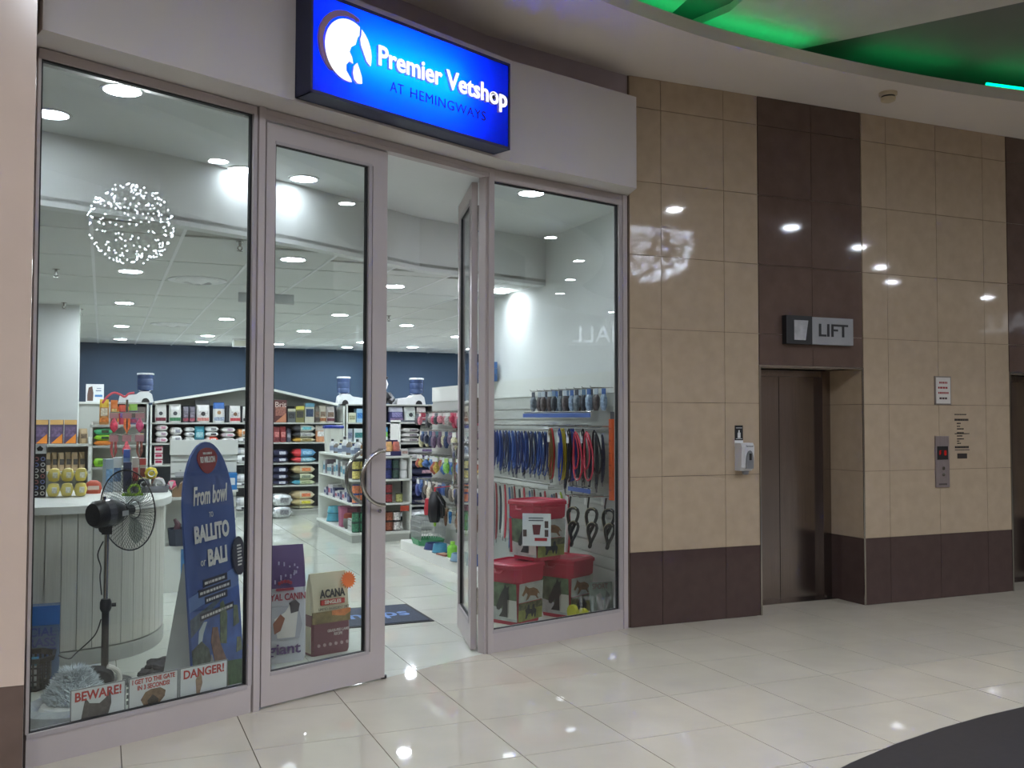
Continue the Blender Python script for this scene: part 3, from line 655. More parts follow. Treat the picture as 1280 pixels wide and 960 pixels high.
bag_px(282, 287, 507, YS+.1, z0, .12, body=DG, top=DG, label=None, band=None, lab='thin charcoal food bag between two white bags under the gable', group=G1)
bag_px(287.5, 301, 507, YS, z0, .14, body=Wt, top=Wt, label=(190, 186, 186), band=(190, 60, 70), badge=(120, 84, 60), lab='white food bag with brown dog and red foot under the gable', group=G1)
bag_px(304, 314, 508, YS, z0, .14, body=Wt, top=Wt, label=None, band=(60, 60, 66), badge=(40, 40, 44), lab='white food bag with black print beside the door frame post', group=G1)
z1 = ZB[1]
G2 = 'folded white sacks on the second wall shelf'
def stack(x0, x1, ys, Y, z, cols, lab, group, d=.36, side=-1):
    a, b = pxw(x0, x1, Y); zc = z
    tops = [aty((x0+x1)/2, y, Y).z for y in ys]; lim = min([b_ for b_ in ZB if b_ > z+.05]+[9])-.035
    if tops[-1] > lim: tops = [z+(t-z)*(lim-z)/(tops[-1]-z) for t in tops]
    for k, zt in enumerate(tops):
        body, endc, lb, words = cols[k % len(cols)]
        flat_bag(((a+b)/2, Y+d/2+.02, zc), b-a, d, zt-zc-.002, body, endc, lb, lab % words, group, side=side); zc = zt
wc = [((216, 214, 212), (190, 176, 182), (200, 140, 160), 'white'), ((222, 222, 218), None, (176, 150, 166), 'plain white')]
stack(195, 210.5, (546, 538, 530), YS, z1, wc, 'folded %s sack in the three high pile nearest the dispenser', G2)
stack(213, 228.5, (544, 534), YS, z1, [((224, 222, 220), None, (160, 160, 168), 'white'), ((224, 222, 220), (206, 200, 196), (140, 140, 150), 'white')], 'folded %s sack in the second pile of the second shelf', G2)
stack(231.5, 244, (546, 540, 534), YS, z1, [((226, 226, 224), None, (196, 196, 200), 'white'), ((220, 220, 220), None, (150, 150, 160), 'white')], 'folded %s sack in the third pile behind the teal bag', G2)
bag_px(244, 256, 533, YS-.02, z1, .16, body=(52, 132, 150), top=(60, 150, 168), label=(150, 190, 196), band=(40, 96, 116), lab='teal food bag standing among the folded white sacks')
stack(256.5, 274, (546, 540, 533), YS, z1, [((218, 84, 64), (206, 190, 186), (230, 220, 216), 'red and white'), ((224, 224, 222), None, (60, 60, 64), 'white'), ((226, 226, 226), None, (120, 120, 126), 'white')], 'folded %s sack in the pile beside the teal bag', G2)
stack(277, 295, (547, 541, 534), YS, z1, wc[::-1], 'folded %s sack in the fifth pile of the second shelf', G2)
stack(297, 314, (546, 536), YS, z1, [((220, 220, 220), None, (130, 130, 136), 'white'), ((218, 214, 206), (214, 150, 96), (200, 130, 80), 'cream and orange')], 'folded %s sack in the pile beside the door frame post', G2)
for zz, yy, words, n in ((ZB[2], (568, 560), 'second lowest', 2), (ZB[3], (603, 593), 'lowest but one', 2), (ZB[4], (632, 622), 'bottom', 2)):
    stack(296, 313, yy, YS, zz, [((222, 222, 222), None, (60, 60, 66), 'white'), ((226, 226, 226), (190, 190, 196), None, 'white')], 'folded %s sack low on the wall shelving, ' + words + ' shelf', 'folded sacks low on the wall shelving')
for k, (yb, yt) in enumerate(((585, 578), (577, 570), (569, 561))):
    a, b = pxw(194, 204, YS); zz = ZB[2]+.1*k
    carton(((a+b)/2, YS+.12, zz), b-a, .18, .098, Wt, (170, 40, 80), (150, 40, 76), 'white and crimson box in the little pile beside the shelf upright', 'box', 'white and crimson boxes')
# right half
box_px(343, 358.5, 500, YS, z0, .16, body=(92, 50, 50), panel=(150, 96, 84), strip=None, spot=(196, 130, 96), lab='tall maroon brown food bag lettered Brit on the top shelf', name='pet_food_bag', cat='bag')
a, b = pxw(343, 358.5, YS); lettering('Brit', .13, col((220, 200, 190)), None, (0, 0, 0)).name = 'lettering_tmp'
tmp = bpy.data.objects['lettering_tmp']; par = [o for o in COL.objects if o.get('label', '').startswith('tall maroon brown')][0]
tmp.parent = par; tmp.name = 'lettering'; tmp.location = (0, -.084, .3); tmp.rotation_euler = (PI/2, 0, 0)
GC = 'small upright bags right of the maroon bag'
for (x0, x1, yt, body, panel, strip, words) in ((360, 369.5, 511, (96, 98, 98), (60, 60, 62), (196, 192, 170), 'grey and cream'), (370, 380.5, 508, (120, 116, 70), (60, 58, 54), (206, 196, 90), 'olive and yellow'), (381.5, 393, 504, (190, 186, 168), (44, 62, 90), (92, 140, 160), 'cream and blue')):
    box_px(x0, x1, yt, YS, z0, .14, body=body, panel=panel, strip=strip, lab='small %s food carton on the shelf beside the maroon bag' % words, group=GC)
for (x0, x1, yt, body, band, words) in ((393.5, 400, 507, (110, 104, 96), (70, 60, 56), 'narrow taupe'), (400, 408.5, 507, (206, 198, 180), (150, 92, 56), 'cream and brown'), (409, 419, 508, (208, 200, 196), (110, 60, 72), 'white and plum')):
    bag_px(x0, x1, yt, YS, z0, .13, body=body, top=body, label=(120, 100, 84), band=band, lab='%s food bag at the sloping end of the gable' % words, group=GC)
for x0, x1, c in ((343, 350.5, (140, 66, 70)), (351, 358.5, (150, 56, 60))):
    bag_px(x0, x1, 533, YS, z1, .14, body=c, top=c, label=(196, 120, 116), band=(110, 40, 48), lab='reddish food bag in the pair below the maroon bag', group='reddish bag pair')
bag_px(359, 364.5, 536, YS, z1, .13, body=(72, 72, 86), top=(72, 72, 86), label=(140, 140, 150), band=None, lab='thin grey food bag beside the reddish pair')
CR = (214, 208, 180)
stack(366, 395.5, (547.2, 540, 531), YS, z1, [((206, 196, 160), (206, 160, 70), (150, 130, 80), 'cream and gold'), ((190, 190, 184), (60, 60, 64), (150, 150, 150), 'grey and white'), ((206, 206, 196), (60, 60, 66), (110, 180, 190), 'white and teal')], 'flat %s food sack beside the reddish bags', 'flat sacks on the right wall shelving')
for x0, x1, c in ((396, 407, (214, 150, 110)), (408, 419, (216, 206, 200))):
    bag_px(x0, x1, 532, YS, z1, .15, body=c, top=(226, 216, 206), label=(226, 220, 214), band=None, lab=('orange and white' if c[1] == 150 else 'crumpled white')+' food bag above the white bin')
NV = (44, 46, 74)
G3 = 'navy sacks on the right wall shelving'
NVs = [(NV, None, (196, 196, 206), 'navy')]
stack(341, 362, (571, 562), YS, ZB[2], NVs, 'flat %s food sack in the pair on the middle shelf', G3)
stack(367, 396, (571, 561), YS, ZB[2], [((120, 170, 186), (214, 80, 84), (170, 200, 210), 'pale blue'), ((96, 150, 190), (214, 70, 76), (150, 190, 216), 'blue')], 'flat %s food sack with red end on the middle shelf', 'flat sacks on the right wall shelving')
stack(341, 362, (600, 592, 583), YS, ZB[3], NVs, 'flat %s food sack in the three high pile', G3)
stack(366, 395, (600, 592, 582), YS, ZB[3], [((200, 206, 170), (84, 164, 184), (150, 160, 120), 'pale green and teal'), ((206, 210, 180), (60, 66, 60), (120, 130, 110), 'pale green'), ((206, 196, 170), (196, 176, 130), (220, 130, 80), 'cream and orange')], 'flat %s food sack on the lower wall shelf', 'flat sacks on the right wall shelving')
stack(366, 395, (632, 624, 614), YS, ZB[4], [((190, 190, 160), (110, 110, 90), (196, 190, 140), 'khaki'), ((206, 196, 160), (196, 180, 130), (222, 206, 60), 'cream and yellow'), ((206, 196, 170), (190, 170, 130), (220, 120, 80), 'cream and orange')], 'flat %s food sack on the bottom wall shelf', 'flat sacks on the right wall shelving')
SIL = mat('crinkled_silver_foil', (206, 208, 210), .25, .5, vary=.3, scale=25)
a, b = pxw(340, 367, 10.55)
for k in range(2):
    flat_bag(((a+b)/2, 10.72, .2*k), b-a, .4, .195, SIL, None, (120, 120, 124), 'crinkled silver sack in the pair on the floor before the shelving', 'silver sacks on the floor')
# left open cube shelving and right continuation
xl2 = aty(96, 520, YS).x
lk = shelf_unit('cube_shelf_unit', 'white open cube shelving left of the gabled shelving', xl2, xl-.03, YS, YD, [1.9, 1.575, 1.24, .89, .51, .1], 1.9, SLATE, (0, aty(157, 520, YS).x-xl2, xl-.03-xl2-.025), .1)
xr2 = aty(548, 520, YS).x
rk = shelf_unit('cube_shelf_unit', 'white cube shelving right of the gabled shelving behind the island', xr+.03, xr2, YS, YD, [1.9, 1.575, 1.24, .89, .51, .1], 1.9, SLATE, (0, xr2-xr-.055), .1)
# things in the left cubes
random.seed(7)
GL = 'goods in the left cube shelving'
for (x0, x1, yt, zi, body, panel, strip, words) in ((171, 182, 509, 1.575, (110, 100, 96), (80, 74, 70), None, 'dull brown'), (160, 169, 508.5, 1.575, (196, 90, 70), (120, 60, 120), (230, 150, 60), 'red and violet'),
        (164, 182, 536, 1.24, (52, 54, 62), (190, 150, 100), (96, 80, 70), 'charcoal'), (141, 155, 508.5, 1.575, (226, 140, 50), (240, 210, 90), (200, 90, 40), 'orange'), (126, 139, 509, 1.575, (232, 170, 50), (236, 220, 190), (240, 190, 40), 'amber')):
    box_px(x0, x1, yt, YS, zi, .2, body=body, panel=panel, strip=strip, lab='%s pack in the cube shelving under the water dispenser' % words, group=GL)
# things in the right cubes
GR = 'goods in the right cube shelving'
for (x0, x1, yt, zi, c, lc, words) in ((436, 445, 516, 1.575, (206, 206, 180), (150, 150, 120), 'cream tubs'), (446, 455, 511, 1.575, (150, 186, 214), (60, 120, 180), 'pale blue'), (456.5, 466, 510, 1.575, (120, 170, 206), (220, 226, 230), 'sky blue'),
        (435, 441, 536, 1.24, (170, 176, 186), (120, 126, 150), 'grey lilac'), (443, 456, 536, 1.24, (206, 214, 216), (60, 120, 120), 'white and teal'), (458, 470, 536, 1.24, (196, 206, 206), (90, 130, 140), 'white and grey')):
    box_px(x0, x1, yt, YS, zi, .2, body=c, panel=lc, strip=None, lab='%s carton in the cube shelving right of the gable' % words, group=GR)
bag_px(488, 505.5, 508.5, YS, 1.575, .2, body=(58, 58, 104), top=(200, 200, 214), label=(120, 116, 156), band=(120, 100, 130), lab='navy food bag with white top on the right cube shelf', group=GR)
bag_px(507, 521, 508.5, YS, 1.575, .2, body=(206, 212, 206), top=(216, 220, 216), label=(180, 190, 184), band=None, badge=(50, 54, 56), lab='white food bag with black badge beside the navy bag', group=GR)
bag_px(523, 534, 509, YS, 1.575, .18, body=(206, 190, 190), top=(216, 206, 206), label=(150, 50, 66), band=(150, 50, 66), lab='white food bag with crimson panel on the right cube shelf', group=GR)
stack(491, 509.5, (547, 541, 533), YS, 1.24, [((216, 214, 212), None, (120, 110, 112), 'white')], 'folded %s sack in the pile under the navy bag', GR)
for k, c in enumerate(((206, 214, 210), (110, 180, 80), (70, 140, 190))):
    a, b = pxw(478, 485, YS); carton(((a+b)/2, YS+.1, 1.24+.085*k), b-a, .15, .083, c, None, None, ('white', 'green', 'blue')[k]+' flat box in the colour stack beside the door stile', 'box', GR)
bag_px(522, 530, 532, YS, 1.24, .18, body=(206, 206, 200), top=(210, 210, 206), label=None, band=None, lab='plain white bag standing right of the folded sacks', group=GR)
stack(511.5, 520.5, (547, 540, 534), YS, 1.24, [((210, 208, 206), None, (90, 90, 120), 'pale')], 'folded %s sack in the narrow pile right of the white sacks', GR)
stack(531.5, 545, (546, 538), YS, 1.24, [((200, 200, 206), (120, 110, 130), (90, 80, 110), 'lilac grey')], 'folded %s sack at the far end of the right cube shelf', GR)
for x0, x1, words in ((478, 496, 'nearer the door stile'), (498, 517, 'in the middle'), (519, 540, 'at the far end')):
    stack(x0, x1, (573, 566, 560), YS, .89, [((206, 206, 206), None, (110, 90, 130), 'white'), ((52, 54, 84), None, (150, 150, 180), 'navy')], 'folded %s sack on the third right cube shelf ' + words, GR)
# ------------------------------------------------------------------ on top of the shelving
def dispenser(x, label, flip=1, k=1.):
    t_ = thing('pet_water_dispenser', label, 'water dispenser', (x, YS+.2, 1.902), 0, 'pet water dispensers')
    t_.scale = (k, k, 1)
    prof = [(-.3, 0), (.3, 0), (.28, .1), (.0, .13), (-.06, .17), (-.2, .18), (-.27, .13)]
    if flip < 0: prof = [(-x_, z_) for x_, z_ in prof]
    MB().prism(prof, -.17, .17).out('base', WHITEPL, t_)
    cx = -.16*flip
    arch = [(cx+.07*cos(PI*k/8), .07*sin(PI*k/8)) for k in range(9)]
    MB().prism(arch, -.175, -.169).out('bowl_opening', BLACK, t_)
    JUG = mat('blue_clear_jug', (56, 74, 112), .12, vary=.2, scale=9)
    MB().lathe([(.06, .17), (.14, .2), (.145, .26), (.135, .275), (.145, .29), (.145, .37), (.135, .385), (.145, .4), (.14, .45)], 16, (cx, 0, 0)).out('jug', JUG, t_, True)
    MB().lathe([(.15, .45), (.15, .475), (.13, .48)], 16, (cx, 0, 0)).out('lid', WHITEPL, t_)
dispenser(aty(170, 495, YS+.2).x, 'white pet water dispenser with blue jug left of the gable', -1, .88)
dispenser(aty(438.5, 500, YS+.2).x, 'white pet water dispenser with blue jug at the gable end', 1, .82)
dispenser(aty(511, 500, YS+.2).x, 'white pet water dispenser with blue jug beside the panda toy', -1, .9)
p = aty(481, 500, YS+.2)
t_ = thing('panda_toy', 'black and white soft toy sitting on the shelving beside a dispenser', 'soft toy', (p.x-.1, YS+.2, 1.903))
MB().lathe([(.0, 0), (.17, .02), (.2, .1), (.16, .2), (.1, .26)], 14).out('body', BLACK, t_, True)
MB().lathe([(.02, .22), (.13, .27), (.16, .36), (.12, .46), (.01, .5)], 14).out('head', WHITEPL, t_, True)
for s in (-1, 1):
    MB().lathe([(.0, 0), (.04, .02), (.04, .05), (0, .07)], 10, (s*.12, 0, .44)).out('ear', BLACK, t_, True)
    MB().lathe([(.0, 0), (.03, .03), (.0, .07)], 8, (s*.06, -.13, .34)).out('eye_patch', BLACK, t_, True)
    MB().tube([(s*.15, -.06, .18), (s*.2, -.16, .08), (s*.14, -.2, .04)], .05, 8).out('limb', BLACK, t_, True)
# white showcard and pink rope on a low stand left
p0, p1 = aty(107, 502, 9.6), aty(130, 480, 9.6)
st = thing('display_stand', 'narrow white display stand carrying the dog showcard', 'stand', ((p0.x+p1.x)/2, 9.75, 0))
MB().box(-.3, -.1, p0.z-.03, .3, .1, p0.z).out('top_board', WHITEM, st); MB().box(-.28, -.08, 0, .28, .08, p0.z-.03).out('body', GREYM, st)
t_ = thing('showcard', 'white showcard with a brown dog and blue stripe on a stand', 'card', ((p0.x+p1.x)/2, 9.72, p0.z), 0)
w_, h_ = p1.x-p0.x, p1.z-p0.z
MB().box(-w_/2, -.01, 0, w_/2, .01, h_).out('card', WHITEPL, t_)
MB().prism([(-w_*.42, h_*.05), (-w_*.1, h_*.05), (-w_*.08, h_*.5), (-w_*.15, h_*.88), (-w_*.35, h_*.8), (-w_*.42, h_*.4)], -.014, -.01).out('printed_dog', col((96, 72, 66)), t_)
MB().box(w_*.0, -.014, h_*.28, w_*.42, -.01, h_*.4).out('blue_stripe', col((70, 130, 190)), t_)
MB().box(w_*.05, -.014, h_*.6, w_*.35, -.01, h_*.66).box(w_*.1, -.014, h_*.74, w_*.35, -.01, h_*.78).out('printed_line', col((120, 130, 150)), t_)
# ================================================================== COUNTER AREA
CPL = mat('whitewashed_counter_plank', (206, 204, 192), .55, vary=.08, scale=4, kind='grain')
ct = thing('service_counter', 'curved whitewashed plank counter behind the left shop window', 'counter')
front = smooth([(-3.2, 1.62), (-2.4, 1.5), (-1.75, 1.47), (-1.4, 1.5), (-1.1, 1.64), (-.93, 1.92), (-.86, 2.3), (-.86, 3.0)], 10)
def resample(pts, step):
    out = [pts[0]]; acc = 0
    for a, b in zip(pts, pts[1:]):
        a = Vector(a); b = Vector(b); d = (b-a).length
        while acc+d >= step:
            t = (step-acc)/d; a = a+(b-a)*t; out.append(tuple(a)); d = (b-a).length; acc = 0
        acc += d
    return out
fp = resample(front, .098)
CH = 1.06
inner = [(-.95, 3.0), (-3.2, 3.0)]
def inset(pts, d):
    out = []
    for i in range(len(pts)):
        a = Vector(pts[max(0, i-1)]); b = Vector(pts[min(len(pts)-1, i+1)]); t = (b-a).normalized(); out.append((pts[i][0]-t.y*d, pts[i][1]+t.x*d))
    return out
MB().prism(inset(fp, .03)+[(-.95, 2.95), (-3.2, 2.95)], 0, CH-.05, 'z').out('carcass', GREYM, ct)
for a, b in zip(fp, fp[1:]):
    A = Vector((*a, 0)); B = Vector((*b, 0)); d = (B-A); n = Vector((d.y, -d.x, 0)).normalized()
    e = d.normalized()*.0025
    MB().add([A+e-n*.03, B-e-n*.03, B-e, A+e]+[v+Vector((0, 0, CH-.16)) for v in (A+e-n*.03, B-e-n*.03, B-e, A+e)], [(0, 1, 2, 3), (4, 7, 6, 5), (0, 4, 5, 1), (1, 5, 6, 2), (2, 6, 7, 3), (3, 7, 4, 0)])\
        .out('plank', CPL, ct, False, (0, 0, .11))
MB().prism(inset(fp, -.004)+[(-.9, 2.9), (-3.2, 2.9)], 0, .1, 'z').out('plinth', GREYM, ct)
MB().prism(inset(fp, -.05)+[(-.81, 3.05), (-3.2, 3.05)], CH-.05, CH, 'z').out('worktop', WHITEM, ct)
def on_counter(x, y, Y=None): return atz(x, y, CH) if Y is None else aty(x, y, Y)
# rack behind the counter
YK = 4.45
za, zb = aty(80, 555, YK).z, aty(80, 589.5, YK).z
x0, x1 = -2.6, aty(114, 560, YK).x
rk = shelf_unit('back_counter_shelf', 'white shelf unit behind the counter in front of the column', x0, x1, YK, YK+.45, [za, zb, .75, .4], za+.06, GREYM, (0, x1-x0-.025), .1)
PUR = (92, 78, 104)
for k, (xa_, xb_) in enumerate(((43, 60), (62, 79), (80, 96))):
    a, b = pxw(xa_, xb_, YK); h = aty(60, 525, YK).z-za
    carton(((a+b)/2, YK+.13, za), (b-a)*.97, .16, h, PUR, (110, 92, 124), (222, 176, 110), 'purple and orange treat box in the row of three behind the counter', 'box', 'purple treat boxes', 0, 'treat_box', (232, 140, 50))
a, b = pxw(98, 109, YK)
KR = (190, 164, 126)
standing_bag(((a+b)/2, YK+.12, za), b-a, .1, aty(100, 536, YK).z-za, KR, KR, (120, 100, 80), None, 'brown paper treat pouch at the end of the purple boxes', 'pouch', None, .2, name='treat_pouch')
for k in range(6):
    a, b = pxw(54+8.6*k, 64.5+8.6*k, YK); h = aty(60, 566, YK).z-zb
    standing_bag(((a+b)/2, YK+.08+.02*(k % 2), zb), (b-a)*.72, .06, h, KR, KR, (70, 66, 60), None, 'brown paper treat pouch in the row under the purple boxes', 'pouch', 'row of brown paper pouches', .35, name='treat_pouch')
# narrow second bay
YK2 = 5.2
xb0, xb1 = aty(112, 560, YK2).x, aty(176, 560, YK2).x
zc0, zc1, zc2 = aty(130, 531, YK2).z, aty(130, 557, YK2).z, aty(130, 584, YK2).z
shelf_unit('treat_shelf', 'narrow white treat shelf between the counter rack and the blue wall', xb0, xb1, YK2, YK2+.35, [zc0, zc1, zc2, .5], zc0+.03, GREYM, (0,), .08)
def item(kind, x0, x1, y0, zi, **k):
    a, b = pxw(x0, x1, YK2); h = aty((x0+x1)/2, y0, YK2).z-zi; loc = ((a+b)/2, YK2+.1, zi)
    return standing_bag(loc, b-a, .1, h, **k) if kind == 'bag' else (carton(loc, b-a, .12, h, **k) if kind == 'box' else flat_bag(loc, b-a, .16, h, **k))
item('bag', 124, 136, 499, zc0, body=(206, 150, 90), top=(240, 196, 60), label=(226, 206, 180), band=(226, 130, 60), lab='amber treat bag with yellow top on the treat shelf', cat='bag')
item('bag', 138, 147, 500, zc0, body=(222, 120, 60), top=(232, 130, 60), label=(230, 190, 120), band=(120, 90, 80), lab='orange treat bag next to the amber bag', cat='bag')
item('bag', 148.5, 159, 506, zc0, body=(196, 70, 90), top=(210, 90, 70), label=(120, 90, 150), band=None, lab='crimson toy bag on the treat shelf', cat='bag')
item('bag', 161, 172, 505, zc0, body=(110, 104, 140), top=(150, 196, 90), label=(90, 80, 70), band=(170, 80, 110), lab='violet treat bag with lime top on the treat shelf', cat='bag')
z_ = zc1
for k, (c, hh, words) in enumerate((((232, 140, 60), 5.5, 'orange'), ((150, 206, 50), 7, 'lime'), ((90, 196, 140), 8, 'mint green'))):
    a, b = pxw(117, 141, YK2); h = hh*.0085
    flat_bag(((a+b)/2, YK2+.1, z_), b-a, .16, h, c, None, (60, 80, 50) if k else None, words+' roll pack in the colourful pile on the treat shelf', 'colourful pile on the treat shelf', name='roll_pack', cat='pack'); z_ += h+.001
item('flat', 117, 132, 573, zc2, body=(140, 200, 40), endc=None, label=(90, 140, 30), lab='lime green pouch on the lowest visible treat shelf', name='treat_pouch', cat='pouch')
# hanging toys in front of the treat shelf
tr_ = thing('toy_hanger', 'chrome toy hanger in front of the treat shelf', 'rack', (aty(158, 560, 4.9).x, 4.9, 0))
MB().cyl((0, 0, 0), (0, 0, 1.83), .012).out('pole', CHROME, tr_); MB().lathe([(.16, 0), (.16, .012), (.02, .02)], 16).out('foot', CHROME, tr_)
tz = [1.7, 1.48]
for z in tz: MB().tube([(-.16, -.07, z), (.16, -.07, z)], .006, 5).out('arm', CHROME, tr_)
TOY = [((206, 60, 84), 'crimson'), ((226, 110, 60), 'orange'), ((196, 70, 110), 'magenta'), ((150, 66, 66), 'brick red'), ((214, 84, 96), 'coral'), ((120, 70, 60), 'brown')]
for k, (c, words) in enumerate(TOY):
    row = k//3; x = aty(158, 560, 4.9).x-.12+.12*(k % 3)
    hang_pack((x, 4.83, tz[row]), .085, .2 if row == 0 else .24, (150, 106, 108), c, words+' rope dog toy hanging on the toy hanger', 'dog toy', 'rope toys on the hanger', 0, 1 if k % 2 else 2, 'rope_toy')
pts = [aty(x, y, 4.9) for x, y in ((128, 504), (134, 496), (142, 491), (150, 493), (156, 496), (161, 492), (168, 491))]
t_ = tag(MB().tube(smooth([tuple(v) for v in pts], 5), .012, 6).out('pink_rope', col((214, 84, 96)), None, True), 'pink wavy rope above the orange treat bags', 'rope')
# on the counter
p = atz(48, 623, CH)
t_ = thing('badge_display', 'tall black display strip of round badges standing on the counter', 'display', (p.x, p.y+.1, CH))
hh = .39; ww = .085
MB().box(-ww/2, -.02, 0, ww/2, .02, hh).out('board', BLACK, t_)
MB().box(-ww/2, -.022, hh-.07, ww/2, -.02, hh).out('header', col((206, 206, 206)), t_)
MB().prism([(-.015, hh-.05), (.015, hh-.05), (.022, hh-.03), (0, hh-.01), (-.022, hh-.03)], -.024, -.022).out('leaf_emblem', BLACK, t_)
for r_ in range(7):
    for c_ in range(2):
        x, z = -.021+.042*c_, .03+.042*r_
        MB().rings([[(x+rr*cos(2*PI*k/12), -.024, z+rr*sin(2*PI*k/12)) for k in range(12)] for rr in (.016, .009)], cap=False).out('badge', col([(190, 190, 190), (200, 196, 186), (150, 90, 90), (110, 120, 170)][(r_*3+c_) % 4]), t_)
YC = 2.35
def cbag(k, row):
    x0 = 60+17*k; a, b = pxw(x0, x0+16.5, YC); zt = CH+(.0 if row == 0 else .105)
    flat_bag(((a+b)/2, YC+.08*row, zt), b-a, .16, .1, (226, 208, 112), None, (220, 216, 200), 'yellow and white treat packet in the two tier pile on the counter', 'yellow treat packets', name='treat_packet', cat='packet')
for k in range(3):
    for row in range(2): cbag(k, row)
p = aty(160, 592, 2.75)
def cb(x0, x1, yt, Y, **k):
    a, b = pxw(x0, x1, Y); h = aty((x0+x1)/2, yt, Y).z-CH
    return carton(((a+b)/2, Y, CH), b-a, .1, h, **k)
cb(131, 141, 574, 2.7, body=(150, 166, 180), panel=(110, 150, 190), strip=None, lab='pale blue carton standing on the counter behind the fan', rz=.2)
cb(142, 153, 572, 2.75, body=(206, 210, 212), panel=(90, 120, 160), strip=None, lab='white carton with blue panel on the counter behind the fan')
cb(155, 165, 578, 2.7, body=(36, 40, 70), panel=None, strip=(60, 64, 96), lab='navy leaflet holder on the counter')
cb(155, 163, 562, 2.85, body=(120, 150, 200), panel=(190, 206, 226), strip=(70, 96, 170), lab='tall light blue carton behind the navy leaflet holder')
cb(166, 174, 572, 2.8, body=(206, 196, 190), panel=(180, 80, 80), strip=None, lab='white carton with red panel beside the leaflet holder')
cb(175, 183, 573, 2.8, body=(200, 190, 186), panel=(120, 60, 56), strip=(190, 80, 80), lab='white carton with brown panel beside the ball basket')
p = aty(192, 612, 2.62)
t_ = thing('ball_tray', 'grey tray on the counter holding plush balls', 'tray', (p.x-.02, 2.62, CH))
MB().rings([rrect(.24, .24, 0, .1), rrect(.27, .27, .05, .1), rrect(.25, .25, .05, .1), rrect(.235, .235, .01, .1)], cap=True).out('tray', col((120, 120, 128)), t_)
for k, (dx, dy, dz, c, words) in enumerate(((-.056, -.056, .064, (40, 42, 50), 'black'), (.056, -.056, .064, (196, 196, 196), 'white'), (.0, .0, .146, (226, 200, 60), 'yellow'), (.056, .056, .064, (150, 70, 60), 'brick red'), (-.056, .056, .064, (206, 190, 80), 'mustard'))):
    b_ = thing('plush_ball', words+' plush ball in the grey tray on the counter', 'ball', (p.x-.02+dx, 2.62+dy, CH+dz-.05), 0, 'plush balls')
    MB().lathe([(.0, 0), (.035, .012), (.05, .05), (.035, .088), (0, .1)], 12).out('ball', col(c), b_, True)
    MB().rings([[(rr*cos(2*PI*q/10), -.05+(.012 if rr < .02 else 0)-.002, .05+rr*sin(2*PI*q/10)) for q in range(10)] for rr in (.028, .016)], cap=False).out('ring_patch', col((230, 230, 226)), b_)
p = aty(168, 612, 2.15)
t_ = thing('green_toy', 'lime green rubber toy lying on the counter edge behind the fan', 'toy', (p.x, 2.2, CH))
MB().tube([(.04*cos(2*PI*k/14), .02*sin(4*PI*k/14), .045+.04*sin(2*PI*k/14)) for k in range(14)], .011, 6, True).out('ring', col((170, 210, 40)), t_, True)
MB().tube([(-.08, .03, .012), (-.02, 0, .01), (.06, .03, .012)], .012, 6).out('tail', col((150, 196, 50)), t_, True)
p = aty(115, 608, 3.0)
t_ = thing('red_packet', 'red and white packet behind the yellow packets', 'packet', (aty(117, 600, 2.6).x, 2.6, CH))
MB().loft([rrect(.1, .08, 0), rrect(.12, .1, .04), rrect(.1, .08, .08), rrect(.05, .04, .1)]).out('wrap', col((200, 90, 70)), t_, True)
MB().box(-.04, -.054, .03, .04, -.045, .06).out('label_panel', col((220, 200, 196)), t_)
# low gondola and cabinet behind the standee
gx0, gx1 = aty(214, 560, 4.75).x, aty(296, 560, 4.75).x
zt = aty(250, 550, 4.75).z
gd = thing('slatwall_gondola', 'white slatwall gondola behind the blue standee', 'gondola', (gx0, 4.75, 0))
GW = gx1-gx0
MB().box(0, .02, 0, GW, .06, zt-.1).out('slat_panel', GREYM, gd)
for k in range(9): MB().box(0, .008, .25+.12*k, GW, .02, .25+.12*k+.1).out('slat', WHITEM, gd)
MB().box(-.01, -.02, zt-.15, GW+.01, .08, zt).out('header_board', WHITEM, gd)
MB().box(-.02, -.2, 0, GW+.02, .06, .12).out('base', WHITEM, gd)
for z, x in ((1.12, .08), (1.12, .22), (1.12, GW-.3), (.86, .1), (.86, .3), (.86, GW-.12)):
    MB().tube([(x, .01, z), (x, -.2, z), (x, -.21, z+.012)], .004, 5).out('peg', CHROME, gd)
    hang_pack((gx0+x, 4.75-.14, z-.006), .1, .17, (190, 190, 190), (130, 130, 136), 'grey accessory pack hanging on the gondola behind the standee', 'pack', 'packs on the slatwall gondola')
cb0 = thing('low_cabinet', 'low white cabinet with a blue poster beside the gondola', 'cabinet', (aty(203, 740, 4.12).x, 4.12, 0))
zc_ = aty(215, 622, 4.12).z; zs_ = aty(215, 683, 4.12).z
MB().box(0, 0, 0, .36, .4, zs_).out('body', WHITEM, cb0); MB().box(0, .36, zs_, .36, .4, zc_).box(0, 0, zs_, .02, .4, zc_).out('side_panel', WHITEM, cb0); MB().box(0, 0, zc_-.025, .36, .4, zc_).out('top_board', WHITEM, cb0)
MB().box(.16, -.006, .02, .27, 0, zs_-.03).out('poster', col((70, 120, 170), vary=.4, scale=14), cb0)
MB().prism([(.215+.03*cos(k*PI/6), zs_*.55+.05*sin(k*PI/6)) for k in range(12)], -.009, -.006).out('printed_figure', col((190, 196, 200)), cb0)
cx_ = aty(203, 740, 4.12).x
t_ = thing('wire_basket', 'dark blue basket of toys on the low cabinet shelf', 'basket', (cx_+.19, 4.19, zs_+.002))
MB().rings([rrect(.26, .2, 0), rrect(.29, .23, .16), rrect(.27, .21, .16), rrect(.24, .18, .01)]).out('basket', col((52, 58, 74)), t_)
MB().box(.08, -.122, .02, .13, -.115, .14).out('tag', col((190, 60, 84)), t_)
